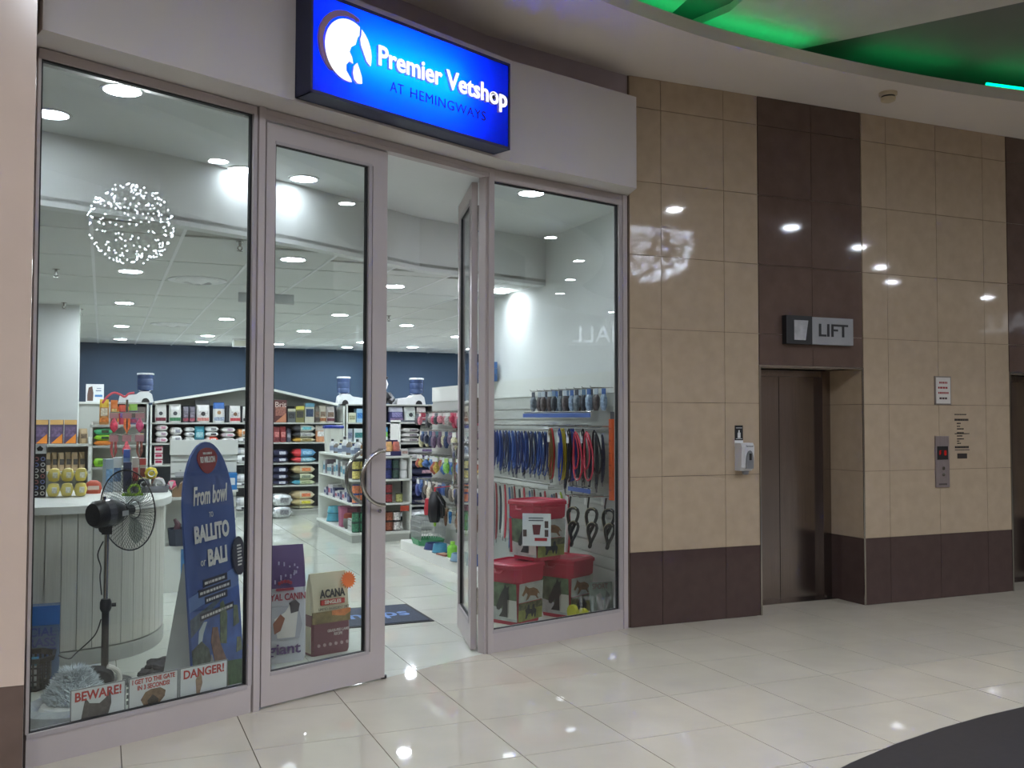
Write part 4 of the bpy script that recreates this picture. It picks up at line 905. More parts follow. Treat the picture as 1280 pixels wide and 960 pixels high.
for k, (dx, c, words) in enumerate(((-.085, (90, 60, 66), 'plum'), (-.01, (60, 56, 62), 'charcoal'), (.07, (206, 206, 206), 'white'))):
    q = thing('soft_toy', words+' soft toy poking out of the dark blue basket', 'toy', (cx_+.19+dx, 4.19, zs_+.03), 0, 'toys in the dark blue basket')
    MB().tube([(0, 0, .0), (.01, -.03, .1), (.03, -.02, .17), (.0, 0, .22)], [.028, .034, .03, .015], 8).out('toy', col(c), q, True)
t_ = thing('card_house', 'brown cardboard house with paper bunting on the low cabinet', 'card house', (cx_+.17, 4.2, zc_+.002))
MB().prism([(-.09, 0), (.09, 0), (.09, .07), (0, .14), (-.09, .07)], -.05, .06).out('house', col((150, 120, 90)), t_)
for k in range(4): MB().prism([(-.13+.06*k, .15), (-.08+.06*k, .15), (-.105+.06*k, .08)], -.075, -.07).out('pennant', col([(210, 206, 200), (60, 60, 64), (214, 200, 196), (206, 70, 70)][k]), t_)
t_ = thing('toy_crate', 'dark crate with a pink ball above the low cabinet', 'crate', (cx_+.22, 4.42, zc_+.002))
MB().box(-.14, -.05, 0, .14, .06, .17).out('crate', col((70, 76, 74)), t_); MB().lathe([(0, 0), (.04, .02), (.05, .05), (.03, .09), (0, .1)], 10, (-.13, -.06, .05)).out('pink_ball', col((230, 90, 130)), t_, True)
bx = aty(289.5, 600, 4.6)
t_ = thing('blue_carton', 'bright blue carton on the gondola beside the standee', 'box', (bx.x, 4.6, aty(289, 612, 4.6).z))
MB().box(-.05, -.03, 0, .05, .08, .17).out('box_body', col((40, 120, 186)), t_); MB().box(-.03, -.034, .05, .03, -.03, .12).out('printed_dog', col((220, 226, 230)), t_)
MB().box(-.06, -.035, -.02, .06, .148, 0).out('bracket_shelf', WHITEM, t_)
# ================================================================== THINGS JUST BEHIND THE GLASS
# pedestal fan
fy = .98; fx = aty(133, 700, fy).x
fn = thing('pedestal_fan', 'black pedestal fan with wire guard in front of the counter', 'fan', (fx, fy, 0))
MB().lathe([(.16, 0), (.16, .015), (.06, .035), (.03, .06)], 24).out('base', BLACK, fn, True)
MB().cyl((0, 0, .05), (0, 0, .47), .022, n=14).out('outer_tube', BLACK, fn, True)
MB().lathe([(.024, .44), (.034, .46), (.034, .5), (.026, .52)], 14).out('height_collar', BLACK, fn, True)
MB().cyl((.034, 0, .48), (.06, 0, .48), .012).out('collar_knob', BLACK, fn)
MB().cyl((0, 0, .5), (0, 0, .95), .015, n=12).out('inner_tube', CHROME, fn, True)
hz = 1.05
hd_ = thing('x', 'x', 'x'); bpy.data.objects.remove(hd_)
ax = Vector((cos(math.radians(38)), sin(math.radians(38)), .04)).normalized(); sd = Vector((-ax.y, ax.x, 0)).normalized(); uu = ax.cross(sd)
def fpt(a, s_, u_): return Vector((0, 0, hz))+ax*(a+.06)+sd*s_+uu*u_
MB().box(-.03, -.03, .92, .03, .03, hz-.05).tube([(-.02, -.045, .96), (-.02, .045, .96)], .03, 10).out('neck', BLACK, fn)
MB().rings([[fpt(a, r*cos(2*PI*k/16), r*sin(2*PI*k/16)) for k in range(16)] for a, r in ((-.17, .03), (-.165, .07), (-.14, .085), (-.03, .088), (.02, .07), (.05, .045))]).out('motor_housing', BLACK, fn, True)
MB().rings([[fpt(a, r*cos(2*PI*k/16), r*sin(2*PI*k/16)) for k in range(16)] for a, r in ((-.1, .0875), (-.05, .0895))], cap=False).out('chrome_band', mat('band_grey', (90, 90, 94), .25), fn)
MB().add([fpt(-.02, -.091, -.02), fpt(.03, -.088, -.02), fpt(.03, -.088, .012), fpt(-.02, -.091, .012)], [(0, 1, 2, 3)]).out('rating_label', col((190, 190, 190)), fn)
MB().tube([fpt(-.08, 0, .085), fpt(-.08, 0, .105)], .012, 8).out('oscillation_knob', CHROME, fn)
gd_ = MB(); R_ = .255
for a, r in ((.09, R_), (.045, .06), (.14, .06)): gd_.tube([fpt(a, r*cos(2*PI*k/32), r*sin(2*PI*k/32)) for k in range(32)], .0045 if r > .2 else .003, 5, True)
gd_.out('guard_rim', BLACK, fn, True)
gw = MB()
for k in range(60):
    c, s_ = cos(2*PI*k/60), sin(2*PI*k/60)
    for a0, a1 in ((.03, .09), (.155, .09)):
        gw.tube([fpt(a0, .05*c, .05*s_), fpt(a0+(a1-a0)*.15, .15*c, .15*s_), fpt(a1, R_*c, R_*s_)], .0014, 3)
gw.out('guard_wires', mat('guard_wire', (60, 62, 64), .3, .6), fn)
for k in range(3):
    bl = []
    for q in range(7):
        r = .03+.19*q/6; a_ = 2*PI*k/3; wd = .2+.55*math.sin(PI*(q+.6)/7.2)
        bl.append([fpt(.09+.03*(t-.5), r*cos(a_+wd*(t-.5)*1.6), r*sin(a_+wd*(t-.5)*1.6)) for t in (0, .25, .5, .75, 1)])
    MB().add([v for row in bl for v in row], [(i*5+j, i*5+j+1, (i+1)*5+j+1, (i+1)*5+j) for i in range(6) for j in range(4)]).out('blade', glass_mat('smoked_blade', (.55, .6, .6), .06) if 'smoked_blade' not in _mats else _mats['smoked_blade'], fn, True)
MB().rings([[fpt(a, r*cos(2*PI*k/14), r*sin(2*PI*k/14)) for k in range(14)] for a, r in ((.06, .03), (.13, .03), (.14, .015))]).out('hub', BLACK, fn, True)
MB().tube(smooth([(-.02, -.03, .88), (-.05, -.03, .8), (-.03, -.03, .72), (-.035, -.028, .66), (-.024, -.024, .55)], 4), .004, 5).out('cord', BLACK, fn)
cdp = [atz(x, y, z) for x, y, z in ((129, 745, .35),)]
MB().tube(smooth([(-.025, -.02, .4), (-.06, .0, .3), (-.16, .02, .2), (-.2, .0, .17), (-.26, -.02, .2)], 6), .004, 5).out('cord', BLACK, fn)

# BEWARE strips stuck inside the glass
WS = sempty  # (no structure made here; keeps name short)
def on_left_glass(x, y):
    n = Vector((-sin(ANG_L), cos(ANG_L), 0)); d = ray(x, y); P_ = CAM+d*((PL-CAM).dot(n)/d.dot(n)); return P_
REDV = col((176, 52, 44)); STK = mat('sticker_white', (206, 204, 202), .5)
for (x0, x1, yl0, yl1, txt, lab, kind) in ((89, 158, 874, 906, 'BEWARE!', 'white BEWARE! dog warning card at the foot of the left window', 0), (162, 224, 858, 888, 'I GET TO THE GATE\nIN 3 SECONDS!', 'white dog warning card reading I GET TO THE GATE IN 3 SECONDS!', 1), (226, 286, 842, 872, 'DANGER!', 'white DANGER! dog warning card at the foot of the left window', 2)):
    a, b = on_left_glass(x0, yl1), on_left_glass(x1, yl1-10)
    w_ = (b-a).length; h_ = .15
    o_ = Vector((-sin(ANG_L), cos(ANG_L), 0))*.016
    t_ = thing('warning_card', lab, 'warning card', (a.x+o_.x, a.y+o_.y, .16), ANG_L, 'dog warning cards')
    MB().box(0, 0, 0, w_, .003, h_).out('card', STK, t_)
    MB().box(.0, -.0015, .0, .005, 0, h_).box(w_-.005, -.0015, 0, w_, 0, h_).box(0, -.0015, h_-.005, w_, 0, h_).out('border', col((120, 118, 118)), t_)
    if kind == 1: lettering(txt, .033, REDV, t_, (w_*.5, -.001, h_*.72), ext=.0006, width=w_*.86, bold=.001)
    else: lettering(txt, .062, REDV, t_, (w_*.5, -.001, h_*.72), ext=.0006, width=w_*.84, bold=.0016)
    m_ = col(((88, 78, 76), (120, 92, 70), (150, 120, 96))[kind], .6, vary=.3, scale=40)
    cx = w_*.52
    if kind == 0: pg = [(cx-.09, 0), (cx-.07, .1), (cx-.05, .07), (cx+.0, .06), (cx+.03, .08), (cx+.055, .115), (cx+.06, .05), (cx+.045, 0)]
    elif kind == 1: pg = [(cx-.06, 0), (cx-.075, .03), (cx-.05, .065), (cx-.02, .075), (cx+.03, .075), (cx+.06, .055), (cx+.055, .025), (cx+.03, 0)]
    else: pg = [(cx-.05, 0), (cx-.055, .07), (cx-.035, .12), (cx-.02, .09), (cx-.015, .05), (cx-.03, 0)]
    MB().prism(pg, -.0012, -.0002).out('printed_dog', m_, t_)
    if kind == 1: MB().prism([(cx-.035, .0), (cx-.04, .02), (cx-.01, .045), (cx+.02, .02), (cx+.02, 0)], -.002, -.0012).out('printed_muzzle', col((60, 50, 46)), t_)
    if kind == 0:
        b_ = MB()
        for q in range(4): b_.box(w_+.006, 0, .02+.03*q, w_+.016, .002, .04+.03*q)
        b_.out('phone_strip', col((90, 90, 90)), t_)
# pet bed heap
random.seed(3)
FUR = mat('pale_grey_fur', (196, 202, 204), .95, vary=.12, scale=30)
def tufts(mb, pts, L, n_per=1):
    for p, n in pts:
        for _ in range(n_per):
            d = (n+Vector((random.uniform(-.5, .5), random.uniform(-.5, .5), random.uniform(-.3, .4)))).normalized()*random.uniform(.6, 1.2)*L
            s_ = d.orthogonal().normalized()*.006; q = d.cross(s_).normalized()*.006
            mb.add([p-s_, p+s_, p+q, p+d], [(0, 1, 3), (1, 2, 3), (2, 0, 3)])
bx_, by_ = -1.46, -.0
t_ = thing('dog_bed', 'large grey plush dog bed with a fluffy pale cover by the window', 'pet bed', (bx_, by_, 0))
pr = [(.0, 0), (.2, .01), (.24, .08), (.225, .15), (.18, .17), (.13, .12), (0, .11)]
MB().lathe(pr, 28, (0, 0, 0), 1.0, 1.0).out('bolster', mat('grey_plush', (166, 170, 170), .95, vary=.1, scale=40), t_, True)
MB().lathe([(.0, .1), (.14, .12), (.12, .16), (0, .17)], 20, (0, 0, 0), 1., 1.1).out('mattress', mat('white_fleece', (206, 206, 200), .95), t_, True)
b_ = MB(); pl_ = []
for k in range(24):
    for j in range(12):
        a_ = 2*PI*k/24; r = .03+.016*j; z = .34-.09*(j/11)**1.5*2.2
        pl_.append((Vector((-.02+r*cos(a_), .12+r*sin(a_), z)), Vector((cos(a_)*.8, sin(a_)*.8, .5))))
MB().lathe([(.14, .13), (.14, .16), (.1, .25), (.04, .31), (0, .315)], 24, (.04, .05, 0)).out('fluffy_cover', FUR, t_, True)
pl2 = []
for k in range(1500):
    a_ = random.uniform(0, 2*PI); t = random.random(); r = .03+.11*t; z = .315-.15*t**1.3
    pl2.append((Vector((.04+r*cos(a_), .05+r*sin(a_), z)), Vector((cos(a_)*.7, sin(a_)*.7, .45))))
tufts(b_, pl2, .045); f_ = b_.out('fur', FUR, t_); f_['kind'] = 'stuff'
t_ = thing('pet_cushion', 'black oval pet cushion with cream piping leaning on the dog bed', 'cushion', (aty(116, 850, .5).x, .47, .03), .3)
MB().rings([[(.12*r*cos(2*PI*k/20), y, .12+.085*r*sin(2*PI*k/20)) for k in range(20)] for r, y in ((.2, -.06), (.75, -.05), (1, 0), (.75, .05), (.2, .06))]).out('cushion', mat('black_fleece', (30, 30, 34), .9), t_, True)
MB().tube([(.142*cos(2*PI*k/24), -.03, .12+.088*sin(2*PI*k/24)) for k in range(-3, 5)], .014, 7).out('cream_piping', mat('cream_fleece', (214, 210, 198), .9), t_, True)
MB().rings([[(.2*r*cos(2*PI*k/20), .06+.16*r*sin(2*PI*k/20), z) for k in range(20)] for r, z in ((.75, -.03), (.8, -.01), (.7, .02), (.4, .03))]).out('cream_base', mat('cream_fleece', (214, 210, 198), .9), t_, True)
t_ = thing('folded_blanket', 'dark grey patterned blanket folded beside the black cushion', 'blanket', (-.93, .86, .0), .25)
for k, (z, w_, h_) in enumerate(((0, .17, .06), (.055, .15, .05), (.1, .11, .04))):
    MB().rings([[(r*w_*cos(2*PI*q/18)*(1+.12*sin(3*q)), r*.11*sin(2*PI*q/18)*(1+.1*cos(2*q+k)), z+zz*h_+.008*sin(q*1.7+k)*(zz > .1)) for q in range(18)] for r, zz in ((.9, 0), (1, .3), (.97, .7), (.75, 1), (.2, 1.05))]).out('fold', mat('charcoal_knit_%d' % k, ((74, 76, 78), (92, 90, 92), (64, 62, 66))[k], .95, vary=.4, scale=20), t_, True)
# plastic basket and grass-mat box left
p = atz(60, 835, 0)
t_ = thing('plastic_basket', 'black lattice plastic basket at the foot of the counter', 'basket', (-1.76, 1.06, 0))
MB().rings([rrect(.34, .24, 0), rrect(.36, .26, .02)]).out('floor_plate', BLACK, t_)
MB().rings([rrect(.4, .3, .17), rrect(.42, .32, .2), rrect(.38, .28, .2), rrect(.37, .27, .17)], cap=False, closed=True).out('rim', BLACK, t_)
lb = MB()
for k in range(14):
    x = -.17+.34*k/13; lb.box(x-.006, -.132, .02, x+.006, -.122, .175).box(x-.006, .122, .02, x+.006, .132, .175)
for k in range(10):
    y = -.11+.22*k/9; lb.box(-.182, y-.006, .02, -.172, y+.006, .175).box(.172, y-.006, .02, .182, y+.006, .175)
for z in (.06, .1, .14): lb.box(-.18, -.13, z-.005, .18, -.124, z+.005).box(-.18, .124, z-.005, .18, .13, z+.005).box(-.18, -.13, z-.005, -.174, .13, z+.005).box(.174, -.13, z-.005, .18, .13, z+.005)
lb.out('lattice', BLACK, t_)
t_ = thing('booklet', 'turquoise booklet lying in the black basket', 'booklet', (-1.77, 1.06, .026), .0)
MB().box(-.12, -.085, 0, .12, .085, .125).out('pages', WHITEPL, t_); MB().box(-.122, -.087, .123, .122, .087, .137).out('cover', col((60, 140, 170)), t_)
t_ = thing('grass_mat_box', 'blue topped carton lettered artificial grass mat by the counter', 'box', (-1.74, 1.32, 0))
MB().box(-.2, -.05, 0, .2, .05, .45).out('box_body', col((96, 118, 150)), t_); MB().box(-.2005, -.0525, .33, .2005, -.05, .4505).out('blue_panel', col((40, 110, 190)), t_)
for k, s_ in enumerate(('ARTIFICIAL', 'GRASS', 'MAT')): lettering(s_, .075, col((70, 86, 150)), t_, (.18, -.052, .285-.065*k), ext=.0008, al='RIGHT', bold=.002)

# ------------------------------------------------------------------ blue standee
sa = math.radians(57); sw_, sh_ = .63, 1.5
sb = atz(306, 851, 0); sx = Vector((cos(sa), sin(sa), 0)); org = sb-sx*(sw_/2)
st = thing('promo_standee', 'blue rounded cardboard standee reading From bowl to Ballito or Bali', 'standee', (org.x, org.y, 0), sa)
lean = math.radians(-4.5)
def stp(x, d, z): return (x, d+z*math.tan(-lean), z)
outl = [(-sw_/2, 0), (sw_/2, 0)]+[(sw_/2+.0, .75)]+[(sw_/2*cos(a), sh_-.42+.42*sin(a)) for a in [PI*k/20 for k in range(21)]]+[(-sw_/2, .75)]
def board(pts, d0, d1): n = len(pts); return MB().add([stp(x, d0, z) for x, z in pts]+[stp(x, d1, z) for x, z in pts], [tuple(range(n)), tuple(range(2*n-1, n-1, -1))]+[(k, n+k, n+(k+1) % n, (k+1) % n) for k in range(n)])
board(outl, 0, .012).out('board', mat('standee_blue', (62, 84, 142), .5, vary=.06, scale=2), st)
# printed seascape: sky, sea, cliffs, climber, lawn (flat print)
def pr_(name, pts, c, lay, **k): board(pts, -.001-.0007*lay, -.0002).out(name, col(c, **k), st)
hw = sw_/2-.004
pr_('printed_sky', [(-hw, .46), (hw, .46), (hw, .72), (-hw, .62)], (96, 120, 170), 1)
pr_('printed_sea', [(-hw, .1), (hw, .1), (hw, .6), (.0, .58), (-hw, .54)], (52, 84, 150), 2, vary=.3, scale=9)
pr_('printed_coast', [(-hw, .5), (-.1, .54), (.05, .57), (.05, .545), (-.1, .5), (-.2, .44), (-hw, .4)], (70, 84, 96), 3, vary=.4, scale=30)
pr_('printed_surf', [(-.22, .42), (-.16, .46), (-.12, .455), (-.17, .4), (-.2, .34), (-.24, .34)], (190, 200, 206), 4)
pr_('printed_cliff', [(-hw, .0), (-.05, .0), (-.08, .18), (-.12, .3), (-.2, .36), (-hw, .33)], (74, 82, 74), 5, vary=.5, scale=25)
pr_('printed_rock', [(.02, .3), (.1, .28), (.13, .45), (.09, .54), (.05, .53)], (86, 98, 70), 5, vary=.5, scale=25)
pr_('printed_rock', [(.2, .36), (.28, .37), (.27, .48), (.22, .49)], (80, 92, 70), 5, vary=.5, scale=25)
pr_('printed_rock', [(.22, .2), (.3, .2), (.29, .28), (.24, .29)], (104, 108, 84), 5, vary=.5, scale=25)
pr_('printed_dog', [(-.1, .02), (.1, .02), (.08, .2), (.02, .3), (.0, .4), (-.06, .41), (-.09, .33), (-.06, .22)], (122, 84, 70), 6, vary=.4, scale=25)
pr_('printed_dog', [(-.14, .04), (-.06, .04), (-.04, .14), (-.09, .26), (-.15, .16)], (150, 146, 140), 7, vary=.3, scale=25)
pr_('printed_lawn', [(.04, .0), (hw, .0), (hw, .14), (.2, .16), (.08, .18)], (54, 78, 48), 6, vary=.4, scale=25)
rot_ = (PI/2+lean, 0, 0)
LW = col((214, 210, 206), .5)
def stxt(s_, size, x, z, wd, m=LW, bold=.0, shear=0., lay=.006): return lettering(s_, size, m, st, stp(x, -lay, z), rot_, ext=.0008, width=wd, bold=bold, shear=shear)
stxt('From bowl', .15, .0, 1.18, .43, bold=.003, shear=.3)
stxt('TO', .045, .0, 1.065, .05)
stxt('BALLITO', .13, .0, .96, .43, bold=.006)
stxt('or', .07, -.13, .8, .06)
stxt('BALI', .13, .05, .81, .24, bold=.006)
MR = col((140, 50, 52))
pr_('red_badge', [(.125*cos(a), 1.405+.06*sin(a)-(.035*math.sin(a)**2 if a > PI else 0)) for a in [2*PI*k/20 for k in range(20)]], (140, 50, 52), 4)
stxt('R3 MILLION', .05, 0, 1.392, .18, bold=.0015)
stxt('WIN A SHARE OF', .02, 0, 1.43, .11)
for k, (xa_, xb_, z) in enumerate(((-.14, .16, .675), (-.2, .2, .625), (-.13, .15, .575), (-.2, .22, .49))):
    pr_('caption_strip', [(xa_, z-.02), (xb_, z-.02), (xb_, z+.022), (xa_, z+.022)], (24, 28, 52), 4)
    b_ = MB(); x = xa_+.015
    while x < xb_-.03:
        s_ = random.uniform(.012, .04); pp = [(x, z-.007), (min(x+s_, xb_-.012), z-.007), (min(x+s_, xb_-.012), z+.008), (x, z+.008)]
        b_.add([stp(u, -.0045, v) for u, v in pp], [(0, 1, 2, 3)]); x += s_+.008
    b_.out('caption_words', LW, st)
ov = [(sw_/2-.01+.085*cos(2*PI*k/24), .78+.12*sin(2*PI*k/24)) for k in range(24)]
MB().add([stp(x, -.02, z) for x, z in ov]+[stp(x, -.012, z) for x, z in ov], [tuple(range(24)), tuple(range(47, 23, -1))]+[(k, 24+k, 24+(k+1) % 24, (k+1) % 24) for k in range(24)]).out('oval_tag', col((40, 42, 60)), st)
b_ = MB()
for k in range(7): b_.box(-.03, 0, -.06+.02*k, .03 if k % 3 else .02, .001, -.05+.02*k)
b_.out('oval_tag_print', LW, st, False, stp(sw_/2-.01, -.023, .78), (lean, 0, 0))
bp = [(-sw_/2, 0, .0), (-sw_/2+.03, .0, 1.1)]
MB().add([(-sw_/2+.02, .02, 0), (-sw_/2+.02, .24, 0), (-sw_/2+.1, .14, .8), (-sw_/2+.1, .08, .8), (-sw_/2+.03, .02, 0), (-sw_/2+.03, .24, 0), (-sw_/2+.11, .14, .8), (-sw_/2+.11, .08, .8)], [(0, 1, 2, 3), (4, 7, 6, 5), (0, 4, 5, 1), (1, 5, 6, 2), (2, 6, 7, 3), (3, 7, 4, 0)]).out('strut', mat('grey_card', (176, 178, 176), .7), st)

# ------------------------------------------------------------------ door-side food bags
def big_bag(name, lab, cx, cy, w, d, h, rz, lower, upper, split):
    t_ = thing(name, lab, 'bag', (cx, cy, 0), rz)
    prof = [(0, .95, .9), (.04, 1, 1), (.3, 1.01, 1.02), (split, 1, .95)]
    MB().loft([rrect(w*a, d*b, h*z, .12) for z, a, b in prof]).out('lower_print', lower, t_, True)
    MB().loft([rrect(w*a, d*b, h*z, .12) for z, a, b in [(split, 1, .95), (.85, .985, .55), (.95, .97, .2), (1, .96, .06)]]).out('upper_print', upper, t_, True)
    return t_
q = atz(355, 831, 0)
PURP = mat('purple_film', (84, 56, 106), .35, vary=.06)
rc = big_bag('dog_food_bag', 'tall purple and white giant breed dog food bag lettered Royal Canin', -.2, 1.12, .36, .14, .78, .1, mat('silver_white_film', (186, 186, 192), .35, vary=.04), PURP, .64)
fr = -.08
RCR = col((150, 40, 60))
lettering('ROYAL CANIN', .062, RCR, rc, (.02, fr, .44), ext=.001, bold=.0015, width=.3)
for k in range(5):
    a_ = math.radians(130-20*k); MB().prism([(.03+.06*cos(a_)+.01*cos(b), .5+.045*sin(a_)+.012*sin(b)) for b in [2*PI*j/8 for j in range(8)]], fr-.004, fr+.012).out('crown_dot', RCR, rc)
MB().prism([(-.03, .485), (.09, .485), (.09, .5), (-.03, .5)], fr-.004, fr+.012).out('crown_base', RCR, rc)
MB().prism([(-.1, .16), (.13, .16), (.15, .25), (.12, .38), (-.1, .38), (-.13, .3)], fr-.003, fr+.01).out('photo_panel', col((160, 160, 168)), rc)
MB().prism([(-.02, .17), (.1, .17), (.11, .26), (.12, .36), (.07, .4), (.03, .34), (-.04, .3)], fr-.005, fr+.01).out('printed_dog', col((206, 200, 194)), rc)
MB().prism([(-.04, .2), (.0, .22), (.03, .3), (.0, .33), (-.05, .27)], fr-.007, fr+.01).out('dog_patch', col((140, 84, 66)), rc)
MB().prism([(.07, .33), (.12, .34), (.13, .39), (.1, .42), (.06, .4)], fr-.008, fr+.01).out('dog_head', col((66, 60, 66)), rc)
lettering('giant', .1, PURP, rc, (.03, fr-.004, .095), ext=.001, bold=.002, width=.22)
MB().box(-.15, fr-.004, .03, -.09, fr+.01, .14).out('size_block', PURP, rc)
b_ = MB()
for k in range(12): x, z = random.uniform(-.04, .12), random.uniform(.53, .66); b_.box(x, -.078, z, x+.008, -.066, z+random.uniform(.01, .03))
b_.out('white_specks', col((170, 160, 190)), rc)
CREAM = mat('cream_paper', (206, 198, 168), .5, vary=.05)
ac = big_bag('dog_food_bag', 'cream and maroon dog food bag lettered Acana with orange star', .165, 1.24, .3, .13, .56, .3, mat('maroon_film', (112, 66, 76), .4, vary=.06), CREAM, .5)
fr = -.068
MB().prism([(-.148, .22), (.148, .22), (.148, .3), (-.148, .3)], fr-.002, fr+.012).out('printed_field', col((128, 110, 72), vary=.35, scale=20), ac)
MB().prism([(.0, .27), (.1, .255), (.148, .28), (.148, .305), (.0, .3)], fr-.004, fr+.01).out('printed_sunset', col((200, 120, 70), vary=.2, scale=20), ac)
lettering('ACANA', .075, col((44, 46, 50)), ac, (.005, fr-.0, .42), rot=(PI/2-.12, 0, 0), ext=.001, bold=.003, width=.2)
MB().box(-.085, fr-.004, .345, .1, fr+.012, .38).out('red_flag', col((178, 52, 48)), ac)
lettering('SINGLES', .034, col((226, 220, 206)), ac, (.005, fr-.006, .363), ext=.0008, width=.13, bold=.001)
lettering('LIMITED INGREDIENT DIET', .026, col((60, 58, 56)), ac, (.015, fr-.004, .318), ext=.0008, width=.24)
lettering('GRASS-FED LAMB\nRECIPE', .026, col((196, 180, 176)), ac, (.05, fr-.004, .15), ext=.0008, width=.17, bold=.0008)
for k in range(6): MB().prism([(-.1+.045*k+.012*cos(2*PI*j/8), .07+.012*sin(2*PI*j/8)) for j in range(8)], fr-.003, fr+.006).out('icon', col((176, 150, 150)), ac)
MB().add([(-.15, -.05, .02), (-.15, .05, .02), (-.15, .05, .2), (-.15, -.05, .2), (-.154, -.05, .02), (-.154, .05, .02), (-.154, .05, .2), (-.154, -.05, .2)], [(0, 1, 2, 3), (4, 7, 6, 5), (0, 4, 5, 1), (1, 5, 6, 2), (2, 6, 7, 3), (3, 7, 4, 0)]).out('side_panel', col((196, 186, 160)), ac)
star = [((.062 if k % 2 == 0 else .044)*cos(2*PI*k/36), (.062 if k % 2 == 0 else .044)*sin(2*PI*k/36)) for k in range(36)]
MB().prism(star, -.003, .003).out('star_sticker', col((240, 116, 50)), ac, False, (.135, -.062, .5), (-.15, 0, 0))
# door mat
m0, m1 = Vector((.02, 1.93)), Vector((1.19, 2.7))
t_ = thing('door_mat', 'dark blue grey door mat with pale blue lettering inside the doorway', 'mat', (m0.x, m0.y, .0005))
mw, mh = m1.x-m0.x, m1.y-m0.y
MB().box(0, 0, 0, mw, mh, .006).out('rubber_edge', col((28, 30, 34), .7), t_); MB().box(.03, .03, .005, mw-.03, mh-.03, .01).out('pile', mat('mat_pile', (62, 70, 84), .95, vary=.15, scale=60), t_)
lettering('Vetshops', .32, mat('mat_letter', (112, 140, 190), .9), t_, (mw/2-.02, mh*.5, .0105), rot=(0, 0, 0), ext=.0005, bold=.006, width=mw*.86)
# ------------------------------------------------------------------ red horse-feed buckets
BR = mat('bucket_red', (176, 40, 66), .35, vary=.05)
def bucket(x, y, z, rz, lab):
    t_ = thing('feed_bucket', lab, 'bucket', (x, y, z), rz, 'red horse feed buckets')
    W, H = .36, .46
    sec = lambda s_, zz: rrect(W*s_, W*s_, zz, .12)
    MB().loft([sec(.84, 0), sec(.86, .02), sec(.95, H*.8)]).out('pail', BR, t_, True)
    MB().loft([sec(1.0, H*.74), sec(1.02, H*.78), sec(1.04, H*.97), sec(1.09, H*.975), sec(1.09, H*1.03), sec(1.0, H*1.06), sec(.94, H*1.06), sec(.9, H*1.03)]).out('lid', BR, t_, True)
    for s_ in (-1, 1): MB().tube([(s_*W*.55, -.05, H*.96), (s_*W*.6, -.03, H*.9), (s_*W*.6, .03, H*.9), (s_*W*.55, .05, H*.96)], .008, 6).out('handle_lug', BR, t_, True)
    for f_ in (0, 1):       # two wrap-around photo panels
        rot = (0, 0, -PI/2*(1-f_))
        def pp(nm, pts, c, lay, **k):
            return MB().add([(u, -W*(.437+.045*v/H/.8)-.002-.0012*lay, v) for u, v in pts], [tuple(range(len(pts)))]).out(nm, col(c, **k), t_, False, None, rot)
        a, b, c_, d_ = -.155, .155, .03, H*.72
        if f_ == 0:
            pp('photo_panel', [(a, c_), (b, c_), (b, d_), (a, d_)], (84, 100, 74), 0, vary=.5, scale=14)
            pp('printed_snow', [(a, c_), (b, c_), (b, .16), (.02, .12), (a, .15)], (170, 172, 168), 1, vary=.15, scale=20)
            pp('printed_horse', [(.07, .06), (.08, .2), (.075, .27), (.085, .315), (.06, .295), (.04, .325), (.03, .29), (.0, .25), (-.03, .19), (-.055, .14), (-.05, .115), (-.025, .11), (.0, .135), (.015, .15), (.0, .1), (-.03, .06)], (38, 36, 38), 2, vary=.3, scale=30)
            pp('printed_text_block', [(.06, .05), (b, .05), (b, .2), (.06, .2)], (190, 186, 176), 2)
            pp('title_strip', [(a, .05), (a+.03, .05), (a+.03, d_), (a, d_)], (170, 34, 60), 2)
        else:
            pp('photo_panel', [(a, .18), (b, .18), (b, d_), (a, d_)], (176, 172, 164), 0, vary=.15, scale=14)
            pp('printed_horse', [(-.12, .24), (-.09, .28), (-.075, .315), (-.06, .3), (-.03, .285), (.03, .285), (.08, .265), (.12, .22), (.09, .235), (.08, .215), (.1, .19), (.085, .187), (.055, .215), (-.01, .225), (-.035, .2), (-.07, .188), (-.06, .207), (-.045, .235), (-.065, .255), (-.1, .228)], (126, 88, 58), 1, vary=.25, scale=30)
            pp('photo_panel', [(a, c_), (b, c_), (b, .175), (a, .175)], (134, 132, 70), 0, vary=.3, scale=18)
            pp('printed_trees', [(a, .12), (b, .12), (b, .175), (a, .175)], (96, 90, 66), 1, vary=.5, scale=40)
            pp('printed_riders', [(-.07, .045), (-.06, .085), (-.075, .115), (-.05, .125), (-.04, .155), (-.02, .155), (-.015, .12), (.015, .115), (.025, .15), (.045, .15), (.05, .12), (.075, .1), (.065, .045), (.05, .045), (.045, .08), (.02, .045), (.005, .08), (-.03, .08), (-.05, .045)], (48, 44, 50), 2, vary=.4, scale=50)
    return t_
BZ = math.radians(-35)
bA = bucket(1.80, 1.70, 0, math.radians(28), 'red lidded horse feed bucket on the floor beside the door post')
bB = bucket(2.30, 1.78, 0, math.radians(28), 'red lidded horse feed bucket on the floor beside the tiled wall')
bC = bucket(2.03, 1.76, .488, math.radians(20), 'red lidded horse feed bucket stacked on the other two')
t_ = thing('price_card', 'white price card with a red bucket picture on the top bucket', 'card', (1.905, 1.535, .62), math.radians(-30))
MB().box(-.1, -.003, 0, .13, 0, .26).out('card', WHITEPL, t_)
MB().prism([(-.01, .09), (.04, .09), (.05, .17), (-.02, .17)], -.005, -.003).out('printed_bucket', col((110, 44, 50)), t_)
MB().box(.0, -.005, .04, .1, -.003, .065).out('red_strip', col((180, 40, 50)), t_)
for x, z in ((-.08, .1), (.095, .1), (.095, .17)): MB().box(x-.015, -.005, z-.025, x+.015, -.003, z+.03).out('printed_photo', col((80, 60, 56)), t_)
b_ = MB()
